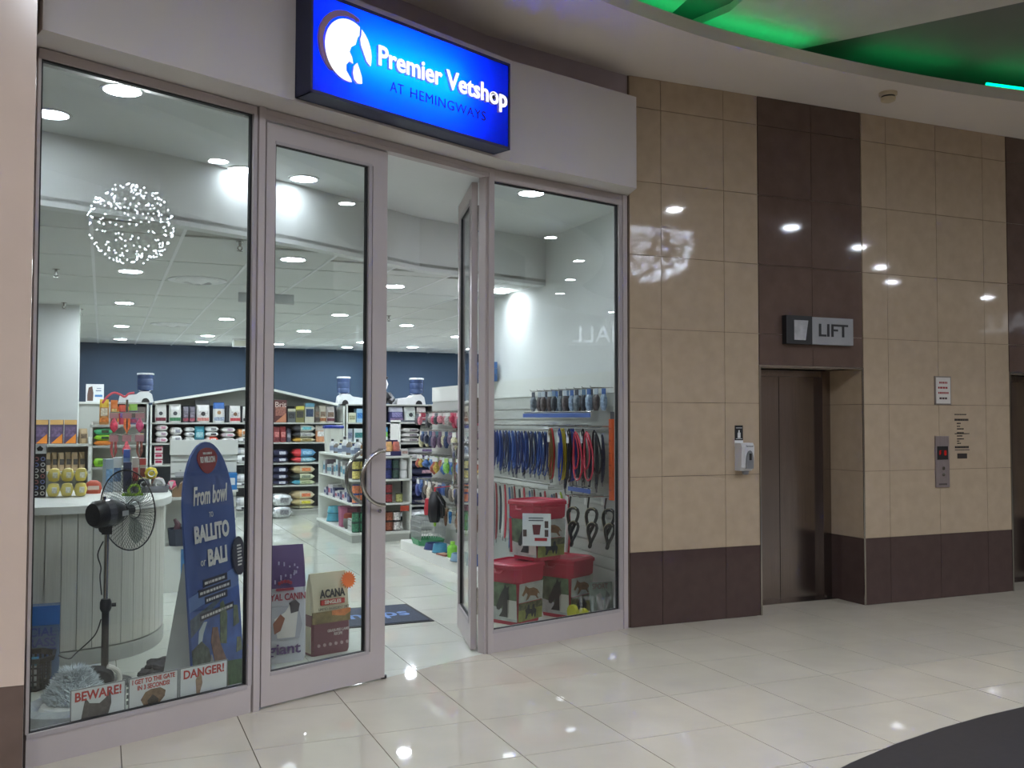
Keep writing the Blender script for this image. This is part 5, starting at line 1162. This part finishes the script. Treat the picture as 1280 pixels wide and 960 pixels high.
for k in range(2): b_.box(-.05, -.005, .2+.02*k, .07, -.003, .207+.02*k)
b_.out('printed_line', col((70, 70, 80)), t_)
t_ = thing('magazine', 'horse magazine leaning in the corner of the right window', 'magazine', (2.43, 1.36, 0.02), math.radians(10), None, (-.18, .05, math.radians(5)))
MB().box(-.11, 0, 0, .11, .012, .3).out('cover', col((120, 128, 120), vary=.3, scale=16), t_)
MB().prism([(-.06, .03), (.0, .03), (.02, .15), (-.01, .22), (-.05, .2)], -.002, 0).out('printed_horse', col((150, 146, 140)), t_)
MB().prism([(.03, .04), (.07, .04), (.08, .2), (.05, .23), (.03, .16)], -.002, 0).out('printed_horse', col((90, 90, 86)), t_)
lettering('SPORT', .06, col((110, 60, 56)), t_, (-.01, -.002, .265), ext=.0005, width=.15)
t_ = thing('rubber_dumbbell', 'yellow rubber dumbbell toy on the floor beside the buckets', 'dog toy', (2.2, 1.38, 0), .2)
YL = col((190, 186, 50))
MB().tube([(-.03, 0, .09), (.03, 0, .05)], .022, 10).out('grip', YL, t_, True)
for dx, dz in ((-.05, .1), (.06, .06)): MB().rings([[(dx, .06*r*cos(2*PI*k/14), dz+.06*r*sin(2*PI*k/14)) for k in range(14)] for r in (.5, 1)]+[[(dx+.03, .06*r*cos(2*PI*k/14), dz+.06*r*sin(2*PI*k/14)) for k in range(14)] for r in (1, .5)]).out('end_disc', YL, t_, True)
# ================================================================== LEAD RACK ON THE RIGHT WALL
SX = XR-.03
rk = thing('slatwall_rack', 'long slatwall rack on the white right wall', 'rack', (SX, 0, 0))
Y0_, Y1_ = 1.32, 6.2
MB().box(.0, Y0_, .1, .025, Y1_, 2.02).out('back_panel', GREYM, rk)
MB().box(-.012, Y0_, 1.86, 0, Y1_, 2.04).out('header_band', WHITEM, rk)
for k in range(15): MB().box(-.012, Y0_, .3+.103*k, .0, Y1_, .3+.103*k+.088).out('slat', GREYM, rk)
MB().box(-.42, 3.0, 0, 0, Y1_, .12).out('plinth', WHITEM, rk)
for yy in (4.3, 5.2): MB().tube([(-.03, yy, .3), (-.03, yy, 1.6)], .012, 6).out('upright_rail', CHROME, rk)
BLS = mat('price_rail_blue', (66, 96, 170), .4)
def rail(z, ya, yb): MB().tube([(-.24, ya, z), (-.24, yb, z)], .006, 6).out('hang_bar', CHROME, rk); o=MB().box(-.256, ya, z-.045, -.25, yb, z-.01); return o
rail(1.70, 1.4, 2.75).out('price_rail', BLS, rk); rail(1.08, 1.4, 1.8).out('price_rail', BLS, rk); rail(1.06, 2.2, 4.0).out('price_rail', GREYM, rk)
def pegs(ys, z, L=.25):
    for y in ys: MB().tube([(0, y, z), (-L, y, z), (-L-.006, y, z+.012)], .004, 5).out('peg', CHROME, rk)
# top row: blue carded packs
random.seed(11)
GT = 'blue carded packs at the top of the lead rack'
ys = [1.45+.075*k for k in range(18)]
pegs(ys[::2], 1.9, .22)
for k, y in enumerate(ys):
    c = [((66, 104, 170), (150, 170, 196), 'blue'), ((90, 120, 150), (60, 64, 72), 'steel blue'), ((176, 186, 196), (90, 80, 80), 'pale grey'), ((52, 60, 76), (120, 130, 140), 'navy')][(k*7 // 3) % 4 if k < 14 else (2, 3)[k % 2]]
    hang_pack((SX-.1-.03*(k % 3), y, 1.9), .062, .19, c[0], c[1], '%s carded pack in the top row above the dog leads' % c[2], 'pack', GT, -PI/2)
# chain mesh shelf
ch = MB()
for k in range(46):
    y = 1.42+.029*k
    for j in range(3): ch.tube([(-.24+.08*j+.012*cos(2*PI*q/6), y+.012*sin(2*PI*q/6), 1.59-.02*j) for q in range(6)], .003, 3, True)
o = ch.out('chain_row', mat('chain_steel', (150, 152, 156), .3, .8), rk); o['kind'] = 'stuff'
# main row of leads
cols = [((44, 52, 96), 'navy'), ((40, 66, 130), 'blue'), ((34, 36, 44), 'black'), ((54, 60, 84), 'slate'), ((120, 44, 60), 'wine'), ((52, 84, 150), 'royal blue'), ((176, 60, 84), 'crimson')]
GLd = 'dog leads in the main row'
pegs([1.42+.11*k for k in range(22)], 1.58, .26)
n = 0
for k in range(34):
    y = 3.9-.052*k
    c, words = cols[(k*5+k//4) % 7 if k % 3 else (0, 1, 2, 5)[k % 4]]
    L = random.uniform(.34, .42)
    dog_lead((SX-.14-.05*(k % 3), y, 1.535), L, c, (140, 140, 146), (206, 206, 200) if k % 3 == 0 else None, '%s webbing dog lead hanging in the main row of the rack' % words, GLd, random.uniform(-.03, .03), random.uniform(.02, .05), loop=k % 2)
for y, c, words in ((2.12, (206, 60, 70), 'red'), (2.05, (120, 96, 60), 'brown'), (1.99, (206, 186, 60), 'yellow'), (1.93, (196, 176, 50), 'mustard yellow'), (1.86, (40, 70, 160), 'bright blue'), (1.8, (36, 60, 150), 'cobalt blue'), (1.74, (44, 66, 140), 'deep blue'), (1.68, (36, 36, 42), 'black'), (1.62, (30, 34, 46), 'midnight')):
    n += 1; dog_lead((SX-.2-.05*(n % 3), y, 1.57), .44, c, (150, 150, 150), (216, 216, 210), '%s rope dog lead on a peg between navy and crimson leads' % words, 'coloured rope leads', 0, .035, loop=1)
for k, (y, c, words) in enumerate(((1.56, (190, 56, 76), 'crimson'), (1.5, (206, 70, 90), 'coral red'))):
    dog_lead((SX-.3+.07*k, y, 1.55), .4, c, (150, 150, 150), None, words+' slip lead with wide loop beside the orange tube', 'wide loop leads', .03, .1, loop=1)
dog_lead((SX-.2, 1.42, 1.56), .36, (34, 34, 40), (60, 60, 64), None, 'black slip lead with wide loop hanging over the orange tube', None, .05, .09)
t_ = thing('orange_tube', 'long orange training tube hanging at the end of the lead rack', 'tube', (SX-.055, 1.362, .98))
MB().rings([rrect(.07, .07, z, .2) for z in (0, .66)]).out('tube', col((230, 96, 40)), t_); MB().rings([rrect(.03, .075, z, .2) for z in (.64, .72)]).out('hanger', col((60, 60, 66)), t_)
b_ = MB()
for k in range(6): b_.box(-.037, -.02, .08+.1*k, -.035, .02, .085+.1*k)
b_.out('print_mark', col((150, 50, 30)), t_)
for k in range(14):
    c, words = [((34, 36, 44), 'black'), ((44, 48, 70), 'ink blue'), ((60, 52, 50), 'dark brown'), ((70, 74, 80), 'graphite')][k % 4]
    dog_lead((SX-.07-.03*(k % 2), 2.22-.058*k, 1.52), random.uniform(.38, .5), c, (120, 120, 124), (196, 196, 190) if k % 3 == 0 else None, '%s lead hanging flat against the slats behind the coloured rope leads' % words, 'leads flat against the slats', random.uniform(-.01, .01), random.uniform(.015, .03))
# lower row: long strips, collars
GLo = 'long leads in the lower row'
pegs([2.4+.18*k for k in range(9)], 1.0, .26)
lc = [((196, 60, 76), 'crimson'), ((206, 204, 200), 'white'), ((60, 64, 72), 'charcoal'), ((150, 60, 66), 'wine red'), ((120, 124, 130), 'grey'), ((70, 96, 140), 'denim blue')]
for k in range(26):
    c, words = lc[k % 6]
    dog_lead((SX-.12-.06*(k % 3), 3.98-.08*k, .985), random.uniform(.4, .6), c, (140, 140, 140), None, '%s long lead in the lower row of the rack' % words, GLo, 0, .012)
# dark harness tubes in the corner behind the buckets
GH = 'dark harnesses behind the buckets'
pegs([1.5, 1.62, 1.75], 1.0, .3)
HB = mat('black_harness_webbing', (38, 38, 40), .8)
for k, (y, dx) in enumerate(((1.72, -.29), (1.58, -.19), (1.45, -.1))):
    t_ = thing('dog_harness', ('black dog harness of padded loops nearest the top bucket', 'black dog harness of padded loops in the middle of three', 'black dog harness of padded loops nearest the window frame')[k], 'harness', (SX+dx+.02, y, .99), -PI/2, GH)
    MB().tube([(.0, 0, 0), (-.02, 0, -.08), (.05, -.03, -.12)], .008, 6).out('strap', HB, t_)
    for q, (cx, cz, rx, rz_) in enumerate(((.03, -.2, .07, .11), (.1, -.3, .05, .1))):
        MB().tube([(cx+rx*cos(2*PI*j/18)+.03*sin(2*PI*j/18), -.03*q+.02*sin(2*PI*j/9), cz+rz_*sin(2*PI*j/18)) for j in range(18)], .014, 6, True).out('padded_loop', HB, t_, True)
        MB().tube([(cx+rx*1.08*cos(2*PI*j/18)+.03*sin(2*PI*j/18), -.03*q+.02*sin(2*PI*j/9)-.01, cz+rz_*1.08*sin(2*PI*j/18)) for j in range(3, 12)], .005, 4).out('reflective_trim', col((150, 140, 110)), t_)
    MB().box(-.03, -.03, -.06, .01, -.026, .0).out('swing_tag', col((206, 206, 200)), t_)
t_ = dog_lead((SX-.3, 1.84, 1.03), .2, (170, 190, 60), (90, 90, 90), (200, 200, 200), 'lime green short lead hanging above the black harnesses', None, 0, .02)

# ------------------------------------------------------------------ further along: packs seen through the doorway
random.seed(5)
def doorway_pack(x, y, X, w, h, card, goods, lab, shape=0, cat='pack', name='blister_pack'):
    p = atx(x, y, X); return hang_pack((X, p.y, p.z), w, h, card, goods, lab, cat, 'packs on the rack seen through the doorway', -PI/2, shape, name)
rows = [ (1.72, [((214, 190, 190), (190, 84, 110), 'pink'), ((196, 70, 96), (170, 50, 76), 'crimson'), ((206, 206, 200), (150, 146, 140), 'white'), ((90, 96, 100), (60, 64, 70), 'slate'), ((206, 200, 196), (190, 120, 130), 'rose'), ((84, 90, 96), (50, 54, 60), 'graphite')], .155, 0),
         (1.5, [((70, 120, 130), (50, 76, 96), 'teal'), ((206, 206, 196), (190, 186, 150), 'ivory'), ((44, 56, 84), (36, 44, 66), 'navy'), ((120, 90, 110), (90, 70, 96), 'plum'), ((60, 90, 130), (44, 60, 96), 'blue')], .17, 0),
         (1.2, [((196, 206, 200), (90, 140, 190), 'sky blue'), ((150, 190, 90), (110, 170, 70), 'green'), ((206, 206, 206), (190, 160, 70), 'ochre'), ((200, 206, 206), (60, 100, 160), 'cobalt'), ((206, 206, 200), (170, 90, 70), 'terracotta')], .18, 2),
         (.9, [((206, 206, 206), (60, 70, 130), 'indigo'), ((60, 60, 64), (40, 40, 46), 'black'), ((206, 200, 190), (190, 180, 160), 'sand'), ((90, 120, 170), (60, 90, 150), 'blue'), ((210, 206, 196), (120, 110, 100), 'taupe')], .205, 0),
         (.62, [((206, 214, 206), (60, 130, 190), 'azure'), ((150, 200, 90), (150, 200, 60), 'lime'), ((206, 206, 206), (206, 206, 200), 'white'), ((120, 90, 60), (110, 80, 60), 'brown')], .2, 1)]
for r_, (z, items, h, sh) in enumerate(rows):
    N = 16
    yy = [4.1+.125*k for k in range(N)]
    pegs(yy, z, .3)
    for k, y in enumerate(yy):
        if r_ == 4 and (y > 5.35 or 4.55 < y < 5.1): continue
        cd_, gd2, words = items[(k*7+r_) % len(items)]
        for q in range(2):
            if q and (random.random() < .35 or (r_ == 3 and 4.55 < y < 5.15)): continue
            cd_, gd2, words = items[(k*7+r_+2*q) % len(items)]
            hang_pack((SX-.13-.13*q-.03*random.random(), y, z-.005), random.uniform(.085, .12), h*random.uniform(.75, 1.2), cd_, gd2, '%s pet accessory pack in %s peg row seen through the doorway' % (words, ('the top', 'the second', 'the third', 'the fourth', 'the lowest')[r_]), 'pack', 'packs on the rack seen through the doorway', -PI/2+random.uniform(-.08, .08), random.choice((sh, sh, 0)))
# red and black backpack
t_ = thing('pet_backpack', 'red and black pet backpack hanging low on the rack', 'backpack', (SX-.42, 4.85, .48), -PI/2-.4)
MB().loft([rrect(.26, .1, 0), rrect(.3, .14, .08), rrect(.28, .13, .25), rrect(.16, .07, .34)]).out('bag', BLACK, t_, True)
MB().loft([rrect(.2, .06, .08, .25, -.08), rrect(.22, .07, .14, .25, -.08), rrect(.18, .05, .26, .25, -.08)]).out('red_pocket', col((176, 44, 56)), t_, True)
MB().tube([(-.1, .04, .3), (-.14, .1, .2), (-.12, .09, .05)], .016, 6).tube([(.1, .04, .3), (.14, .1, .2), (.12, .09, .05)], .016, 6).out('strap', BLACK, t_)
MB().tube([(-.05, 0, .33), (0, 0, .38), (.05, 0, .33)], .01, 6).tube([(0, 0, .38), (0, .2, .4)], .006, 5).out('grab_loop', col((176, 44, 56)), t_)
# cage, bowls on the plinth
PZ = .12
t_ = thing('hamster_cage', 'small wire pet cage with green base on the rack plinth', 'cage', (SX-.24, 5.65, PZ+.002), -PI/2)
GRN = col((66, 140, 96))
MB().rings([rrect(.4, .3, 0), rrect(.44, .34, .07), rrect(.42, .32, .07), rrect(.38, .28, .01)]).out('base', GRN, t_)
cw = MB()
for k in range(17): x = -.2+.4*k/16; cw.tube([(x, -.155, .06), (x, -.155, .28), (x, -.1, .34), (x, .1, .34), (x, .155, .28), (x, .155, .1)], .0034, 3)
for k in range(11): y = -.15+.3*k/10; cw.tube([(-.205, y, .1), (-.205, y, .3), (.205, y, .3), (.205, y, .1)], .0034, 3)
for z in (.16, .22, .28): cw.tube([(-.205, -.157, z), (.205, -.157, z), (.205, .157, z), (-.205, .157, z)], .0034, 3, True)
cw.out('wire_top', mat('cage_wire', (190, 192, 192), .3, .5), t_)
def bowl(x, y, z, r, h, c, lab, grp, cat='bowl'):
    t_ = thing('pet_bowl', lab, cat, (x, y, z+.002), 0, grp)
    MB().lathe([(r, 0), (r*.86, h*.9), (r*.84, h), (r*.74, h), (r*.66, h*.3), (0, h*.25)], 18).out('bowl', pick(c), t_, True)
    MB().lathe([(r*1.01, 0), (r*1.0, h*.1)], 18).out('foot_ring', pick(tuple(int(v*.6) for v in c)), t_, True)
gb = 'pet bowls on the rack plinth'
bowl(SX-.3, 5.2, PZ, .13, .07, (52, 66, 120), 'navy pet bowl on the plinth beside the green cage', gb)
bowl(SX-.34, 4.9, PZ, .09, .1, (80, 150, 180), 'turquoise pet bowl on the rack plinth', gb)
bowl(SX-.2, 4.75, PZ, .1, .08, (60, 110, 140), 'dark teal pet bowl on the rack plinth', gb)
bowl(SX-.34, 4.2, PZ, .12, .08, (120, 150, 170), 'steel blue pet bowl near the open door', gb)
bowl(SX-.3, 3.85, PZ, .11, .1, (60, 90, 150), 'royal blue pet bowl near the open door', gb)
bottle((SX-.33, 4.5, PZ), .06, .17, (130, 200, 70), (160, 220, 90), 'lime green feeder bottle on the rack plinth')
t_ = thing('picture_tray', 'flat red and brown tray on the rack plinth', 'tray', (SX-.36, 4.66, PZ+.002), .2)
MB().box(-.06, -.1, 0, .05, .1, .015).out('tray', col((150, 90, 80)), t_); MB().box(-.045, -.085, .015, .035, .085, .018).out('print', col((190, 150, 120), vary=.4, scale=20), t_)
# folded blue bag on top of the rack
t_ = thing('denim_bed', 'folded blue denim pet bed on top of the rack', 'pet bed', (SX-.02, 4.25, 2.04), -PI/2)
for k in range(3): MB().rings([[(x, y, .07*k+zz) for y, zz in ((-.18, .01), (-.2, .035), (-.18, .068), (.0, .07), (.0, .005))] for x in (-.3+.03*k, -.28+.03*k, .26, .28)]).out('fold', mat('denim_%d' % k, ((56, 84, 124), (70, 100, 140), (60, 90, 134))[k], .9, vary=.2, scale=30), t_, True)

# ================================================================== ISLAND GONDOLA (front y=7, left side x=1.74)
IX0, IX1, IY0, IY1 = 1.74, 2.56, 7.0, 9.15
IZ = [1.14, .83, .51, .13]
isl = thing('island_gondola', 'white island gondola of stepped shelves in the middle of the shop', 'gondola')
MB().box(IX0+.35, IY0+.35, 0, IX1-.05, IY1-.05, 1.1).out('core', GREYM, isl)
MB().box(IX0, IY0, 0, IX1, IY1, .1).out('plinth', GREYM, isl)
MB().box(IX0-.02, IY0-.02, .1, IX1+.02, IY1+.02, .13).out('base_deck', WHITEM, isl)
for z in IZ[:3]:
    MB().box(IX0, IY0, z-.024, IX1, IY0+.35, z).out('shelf_board', WHITEM, isl); MB().box(IX0, IY0+.35, z-.024, IX0+.35, IY1, z).out('shelf_board', WHITEM, isl)
MB().box(IX0, IY1-.025, 0, IX0+.35, IY1, 1.14).out('end_panel', WHITEM, isl); MB().box(IX1-.025, IY0, 0, IX1, IY0+.35, 1.14).out('end_panel', WHITEM, isl)
MB().box(IX0+.33, IY0, .13, IX0+.35, IY0+.35, 1.14).out('divider', WHITEM, isl)
MB().box(IX1-.16, IY0-.008, .40, IX1-.04, IY0, .47).out('red_shelf_ticket', col((176, 70, 50)), isl)
random.seed(9)
def row_tins(z, x0, x1, r, h, tiers, pal, words, y=IY0+.09, grp=None):
    n = int((x1-x0)//(2*r+.004))
    for t in range(tiers):
        for k in range(n):
            c, lc, wd = pal[(k*2//max(1, n//2)) % len(pal)] if len(pal) > 1 else pal[0]
            tin((x0+r+(2*r+.004)*k, y, z+t*(h+.002)), r, h, c, lc, words % wd, 'tin', grp or (words % wd))
dk = (40, 44, 60)
row_tins(.83, IX0+.02, IX0+.33, .052, .125, 2, [(dk, (206, 190, 110), 'gold'), ((40, 60, 130), (214, 180, 90), 'blue and gold')], '%s labelled pet food tin on the upper island shelf')
row_tins(.83, IX0+.36, IX1-.14, .05, .13, 2, [((36, 40, 70), (52, 50, 92), 'indigo'), ((36, 40, 60), (60, 84, 76), 'green grey'), ((36, 40, 70), (52, 60, 120), 'blue')], '%s labelled pet food tin right of the island divider')
row_tins(.51, IX0+.02, IX0+.33, .052, .125, 2, [((40, 60, 130), (206, 120, 80), 'orange'), (dk, (190, 110, 90), 'salmon')], '%s labelled pet food tin on the middle island shelf')
row_tins(.51, IX0+.37, IX0+.62, .05, .125, 2, [((50, 40, 44), (150, 56, 60), 'red'), ((50, 40, 44), (176, 70, 66), 'brick')], '%s labelled pet food tin under the indigo tins')
row_tins(.51, IX0+.62, IX1-.06, .05, .12, 1, [((90, 90, 60), (176, 176, 110), 'olive'), ((200, 200, 200), (216, 216, 210), 'white')], '%s labelled pet food tin beside the red tins')
row_tins(.13, IX0+.02, IX0+.33, .052, .13, 2, [((36, 60, 50), (60, 120, 90), 'green'), ((40, 50, 46), (150, 150, 100), 'sage')], '%s labelled pet food tin on the bottom island deck')
row_tins(.13, IX0+.37, IX1-.06, .052, .13, 2, [((46, 46, 56), (110, 110, 124), 'grey'), ((50, 50, 50), (214, 210, 206), 'white'), ((60, 44, 40), (150, 84, 60), 'rust')], '%s labelled pet food tin at the foot of the island')
t_ = thing('treat_display_box', 'open display box of treats on top of the island front', 'display box', (IX0+.48, IY0+.12, 1.142))
MB().box(-.2, -.08, 0, .2, .1, .06).out('tray', col((44, 40, 84)), t_); MB().box(-.2, .09, .06, .2, .1, .21).out('backboard', col((44, 40, 84)), t_)
for k in range(4): MB().loft([rrect(.09, .1, .03), rrect(.096, .1, .12), rrect(.07, .05, .19)]).out('printed_sachet', col([(206, 130, 90), (190, 90, 80), (216, 170, 110), (190, 110, 96)][k], vary=.35, scale=20), t_, True, (-.15+.1*k, 0, 0))
MB().box(-.03, -.084, .01, .05, -.08, .05).out('price_ticket', WHITEPL, t_)
carton((IX1-.08, IY0+.12, 1.14), .1, .1, .09, (210, 210, 206), (180, 150, 140), None, 'small white carton at the right end of the island top', 'box')
for k in range(2):
    t_ = thing('white_tub', 'small rounded white tub beside the indigo tins', 'tub', (IX1-.09, IY0+.1, .832+.126*k), 0, 'white tubs')
    MB().lathe([(.05, 0), (.055, .03), (.055, .09), (.045, .11)], 14).out('tub', WHITEPL, t_, True); MB().lathe([(.048, .108), (.048, .122)], 14).out('lid', col((190, 190, 190)), t_)
# white bin with blue lid on the island's far top corner
a = aty(407, 560, 8.9)
t_ = thing('storage_bin', 'white storage bin with a blue lid on the island', 'bin', (IX0+.17, 8.92, 1.142))
MB().loft([rrect(.22, .22, 0), rrect(.27, .27, .36)]).out('bin', mat('bin_white', (206, 206, 196), .4), t_, True); MB().loft([rrect(.29, .29, .355), rrect(.29, .29, .39), rrect(.26, .26, .4)]).out('lid', col((40, 56, 140)), t_, True)
# left side goods on the island
GI = 'bottles along the island top'
bt = [((206, 206, 206), (60, 60, 66), 'white'), ((150, 110, 70), (206, 206, 200), 'amber'), ((190, 200, 206), (44, 60, 110), 'pale blue'), ((214, 214, 206), (206, 206, 206), 'ivory'), ((110, 100, 90), (220, 220, 220), 'brown'), ((200, 190, 150), (80, 80, 70), 'straw')]
for k in range(13):
    c, cp_, wd = bt[(k*5) % 6]
    bottle((IX0+.09+.1*(k % 2), 8.6-.13*k if k < 12 else 7.1, 1.14), .042, random.uniform(.15, .26), c, cp_, '%s grooming bottle standing along the island top' % wd, group=GI, label=(220, 220, 216) if k % 2 else (120, 130, 150))
for k in range(11):
    c, lc, wd = [((206, 210, 210), (60, 130, 160), 'white and blue'), ((120, 110, 116), (80, 76, 84), 'mauve grey'), ((206, 206, 200), (90, 150, 170), 'white and teal')][k % 3]
    carton((IX0+.1, 8.85-.142*k, .83), .12, .16, random.uniform(.12, .24), c, lc, None, '%s grooming carton on the upper shelf of the island side' % wd, 'box', 'grooming cartons on the island side', -PI/2)
for k in range(11):
    c, lc, wd = [((206, 206, 206), (60, 70, 130), 'white'), ((52, 58, 96), (120, 126, 160), 'navy'), ((206, 200, 200), (176, 80, 110), 'white and pink')][k % 3]
    carton((IX0+.1, 8.82-.148*k, .51), .13, .14, random.uniform(.09, .2), c, lc, None, '%s boxed accessory on the middle shelf of the island side' % wd, 'box', 'boxed accessories on the island side', -PI/2)
gbi = 'bowls on the island deck'
bowl(IX0+.14, 8.6, .13, .13, .12, (90, 170, 190), 'aqua pet bowl at the bottom of a stack on the island deck', gbi); bowl(IX0+.14, 8.6, .25, .12, .1, (100, 180, 196), 'aqua pet bowl on top of the stack on the island deck', gbi)
t_ = thing('pink_crate', 'dusty pink fabric crate on the island deck', 'crate', (IX0+.17, 7.85, .132)); MB().loft([rrect(.26, .3, 0), rrect(.28, .32, .26)]).out('crate', col((170, 96, 124), .8), t_, True); MB().rings([rrect(.285, .325, .25), rrect(.285, .325, .275)]).out('rim', col((150, 80, 110), .8), t_)
t_ = thing('pouffe', 'grey pouffe with a rust red top on the island deck', 'pouffe', (IX0+.13, 7.95-.4, .132)); MB().lathe([(.09, 0), (.115, .05), (.115, .13), (.1, .15)], 16).out('seat_base', col((110, 110, 104), .9), t_, True); MB().lathe([(.11, .145), (.112, .18), (.09, .21), (0, .215)], 16).out('seat_top', col((150, 70, 52), .9), t_, True)
for k in range(2): carton((IX0+.12, 7.3, .13+.08*k), .2, .16, .078, (206, 208, 204), None, (150, 150, 150), 'flat white carton on the island deck by the corner', 'box', 'flat cartons by the island corner', -PI/2)
# navy sack shelves right of the island
NX0, NX1, NY = 2.82, 3.75, 8.5
zs3 = [1.59, 1.28, 1.03, .33]
shelf_unit('sack_shelf', 'white shelf bay of white and navy sacks right of the island', NX0, NX1, NY, NY+.5, zs3, 1.62, SLATE, (0, NX1-NX0-.025), .1)
for k in range(2): flat_bag((NX0+.42, NY+.2, 1.03+.085*k), .56, .34, .083, (210, 208, 210), None, (110, 90, 130), 'white sack in the pair above the navy sacks', 'white sacks above the navy sacks')
for k in range(3): flat_bag((NX0+.2, NY+.2, 1.28+.075*k), .3, .34, .073, (212, 210, 208), None, (120, 110, 116), 'folded white sack in the pile on the top of the sack shelf bay', 'white sacks at the top of the sack bay')
standing_bag((NX0+.5, NY+.2, 1.28), .2, .16, .26, (206, 206, 200), (210, 210, 206), (150, 146, 150), (110, 110, 140), 'white food bag with grey panel at the top of the sack bay', 'bag')
for k in range(2): flat_bag((NX0+.75, NY+.2, 1.28+.1*k), .26, .34, .098, (70, 74, 110), None, (190, 190, 200), 'navy sack in the pair at the top of the sack bay', 'navy sacks at the top of the sack bay')
for k in range(6): flat_bag((NX0+.42, NY+.2, .33+.112*k), .6, .36, .11, NV, None, (150, 150, 190) if k % 2 else (190, 150, 160), 'navy sack in the tall pile right of the island', 'navy sacks in the tall pile')
for k in range(2): flat_bag((NX0+.35, NY-.26, .0+.14*k), .8, .4, .138, SIL if k else (206, 208, 204), None, None, ('pale', 'crinkled silver')[k]+' sack on the floor in front of the navy sacks', None)
# ================================================================== CEILING DETAILS, MALL DECORATIONS
for k, (x, y) in enumerate(((70, 340), (80, 381), (300, 306), (101, 389), (577, 365), (486, 397))):
    p = atz(x, y, ZL-.03)
    t_ = thing('sprinkler_head', 'small chrome fire sprinkler hanging from the panel ceiling', 'sprinkler', (p.x, p.y, ZL-.004), 0, 'fire sprinklers')
    MB().lathe([(.03, 0), (.03, -.006), (.012, -.01), (.01, -.04)], 12).out('stem', CHROME, t_)
    MB().tube([(.012, 0, -.04), (.016, 0, -.055), (0, 0, -.07), (-.016, 0, -.055), (-.012, 0, -.04)], .004, 5).out('yoke', CHROME, t_); MB().lathe([(.022, -.07), (.022, -.074)], 12).out('deflector', CHROME, t_)
for k, (x, y) in enumerate(((247, 350), (214, 405))):
    p = atz(x, y, ZL)
    t_ = thing('air_diffuser', ('round white air diffuser in the ceiling nearer the window', 'round white air diffuser in the ceiling nearer the blue wall')[k], 'air diffuser', (p.x, p.y, ZL))
    for r0, r1, z in ((.27, .25, -.012), (.2, .13, -.03), (.11, .03, -.045)): MB().rings([[(r*cos(2*PI*q/24), r*sin(2*PI*q/24), zz) for q in range(24)] for r, zz in ((r0, -.001), (r0, -.008), (r1, z), (r1*.9, -.004))]).out('cone', WHITEPL, t_, True)
p = atz(308, 424, ZL)
t_ = thing('emergency_light', 'white boxed emergency light under the ceiling near the blue wall', 'emergency light', (p.x, p.y, ZL))
MB().box(-.22, -.06, -.13, .22, .06, -.0).out('housing', WHITEPL, t_); MB().box(-.2, -.065, -.12, .2, -.06, -.03).out('diffuser', col((206, 206, 190)), t_)
a, b = aty(298, 348, 4.7), aty(367, 381, 4.7)
t_ = thing('hanging_panel', 'blank white square panel hanging from the shop ceiling', 'hanging panel', ((a.x+b.x)/2, 4.7, b.z))
w_, h_ = b.x-a.x, a.z-b.z
MB().box(-w_/2, -.01, 0, w_/2, .01, h_).out('panel', mat('panel_grey', (216, 220, 222), .5), t_)
for s in (-1, 1): MB().cyl((s*w_*.4, 0, h_), (s*w_*.4, 0, ZL-b.z), .003, n=5).out('wire', CHROME, t_)
MB().box(-w_/2, -.013, 0, w_/2, .013, .012).box(-w_/2, -.013, h_-.012, w_/2, .013, h_).out('edge_rail', WHITEPL, t_)
# hanging ball of fairy lights and the mall's own lettering, both behind the camera and seen as reflections
random.seed(21)
BC = Vector((9.15, -9.25, 5.23))
t_ = thing('fairy_light_ball', 'large hanging ball of tiny white fairy lights in the mall', 'light ball', tuple(BC))
bm_ = MB()
for k in range(260):
    z = random.uniform(-1, 1); a_ = random.uniform(0, 2*PI); r = math.sqrt(1-z*z); p = Vector((r*cos(a_), r*sin(a_), z))*.74*random.uniform(.96, 1.02); s_ = .016
    bm_.add([p+Vector(v)*s_ for v in ((1, 0, 0), (-1, 0, 0), (0, 1, 0), (0, -1, 0), (0, 0, 1), (0, 0, -1))], [(0, 2, 4), (2, 1, 4), (1, 3, 4), (3, 0, 4), (2, 0, 5), (1, 2, 5), (3, 1, 5), (0, 3, 5)])
o = bm_.out('light_points', emit_mat('fairy_light', (225, 238, 255), 46.), t_, False, (0, 0, .0)); o['kind'] = 'stuff'
wr = MB()
for k in range(8): wr.tube([(.72*cos(PI*k/8)*cos(2*PI*q/24), .72*sin(PI*k/8)*cos(2*PI*q/24), .72*sin(2*PI*q/24)) for q in range(24)], .004, 3, True)
wr.out('wire_frame', mat('ball_wire', (90, 90, 90), .5), t_)
MB().cyl((0, 0, .72), (0, 0, 8-BC.z), .004, n=4).out('cable', BLACK, t_)
ang = math.atan2(-.824, -.567)
t_ = thing('mall_lettering', 'large white illuminated letters reading MALL high in the mall', 'lettering', (22.6, -12.75, 4.1), ang)
lettering('MALL', .78, emit_mat('mall_letter_light', (230, 236, 245), 1.2), t_, (.15, 0, .35), (PI/2, 0, 0), ext=.03, al='RIGHT', name='lettering')
MB().box(-2.0, .06, -.0, .3, .1, .06).box(-1.0, .06, 0, -.95, .1, 3.9).out('support_rail', ALU, t_)
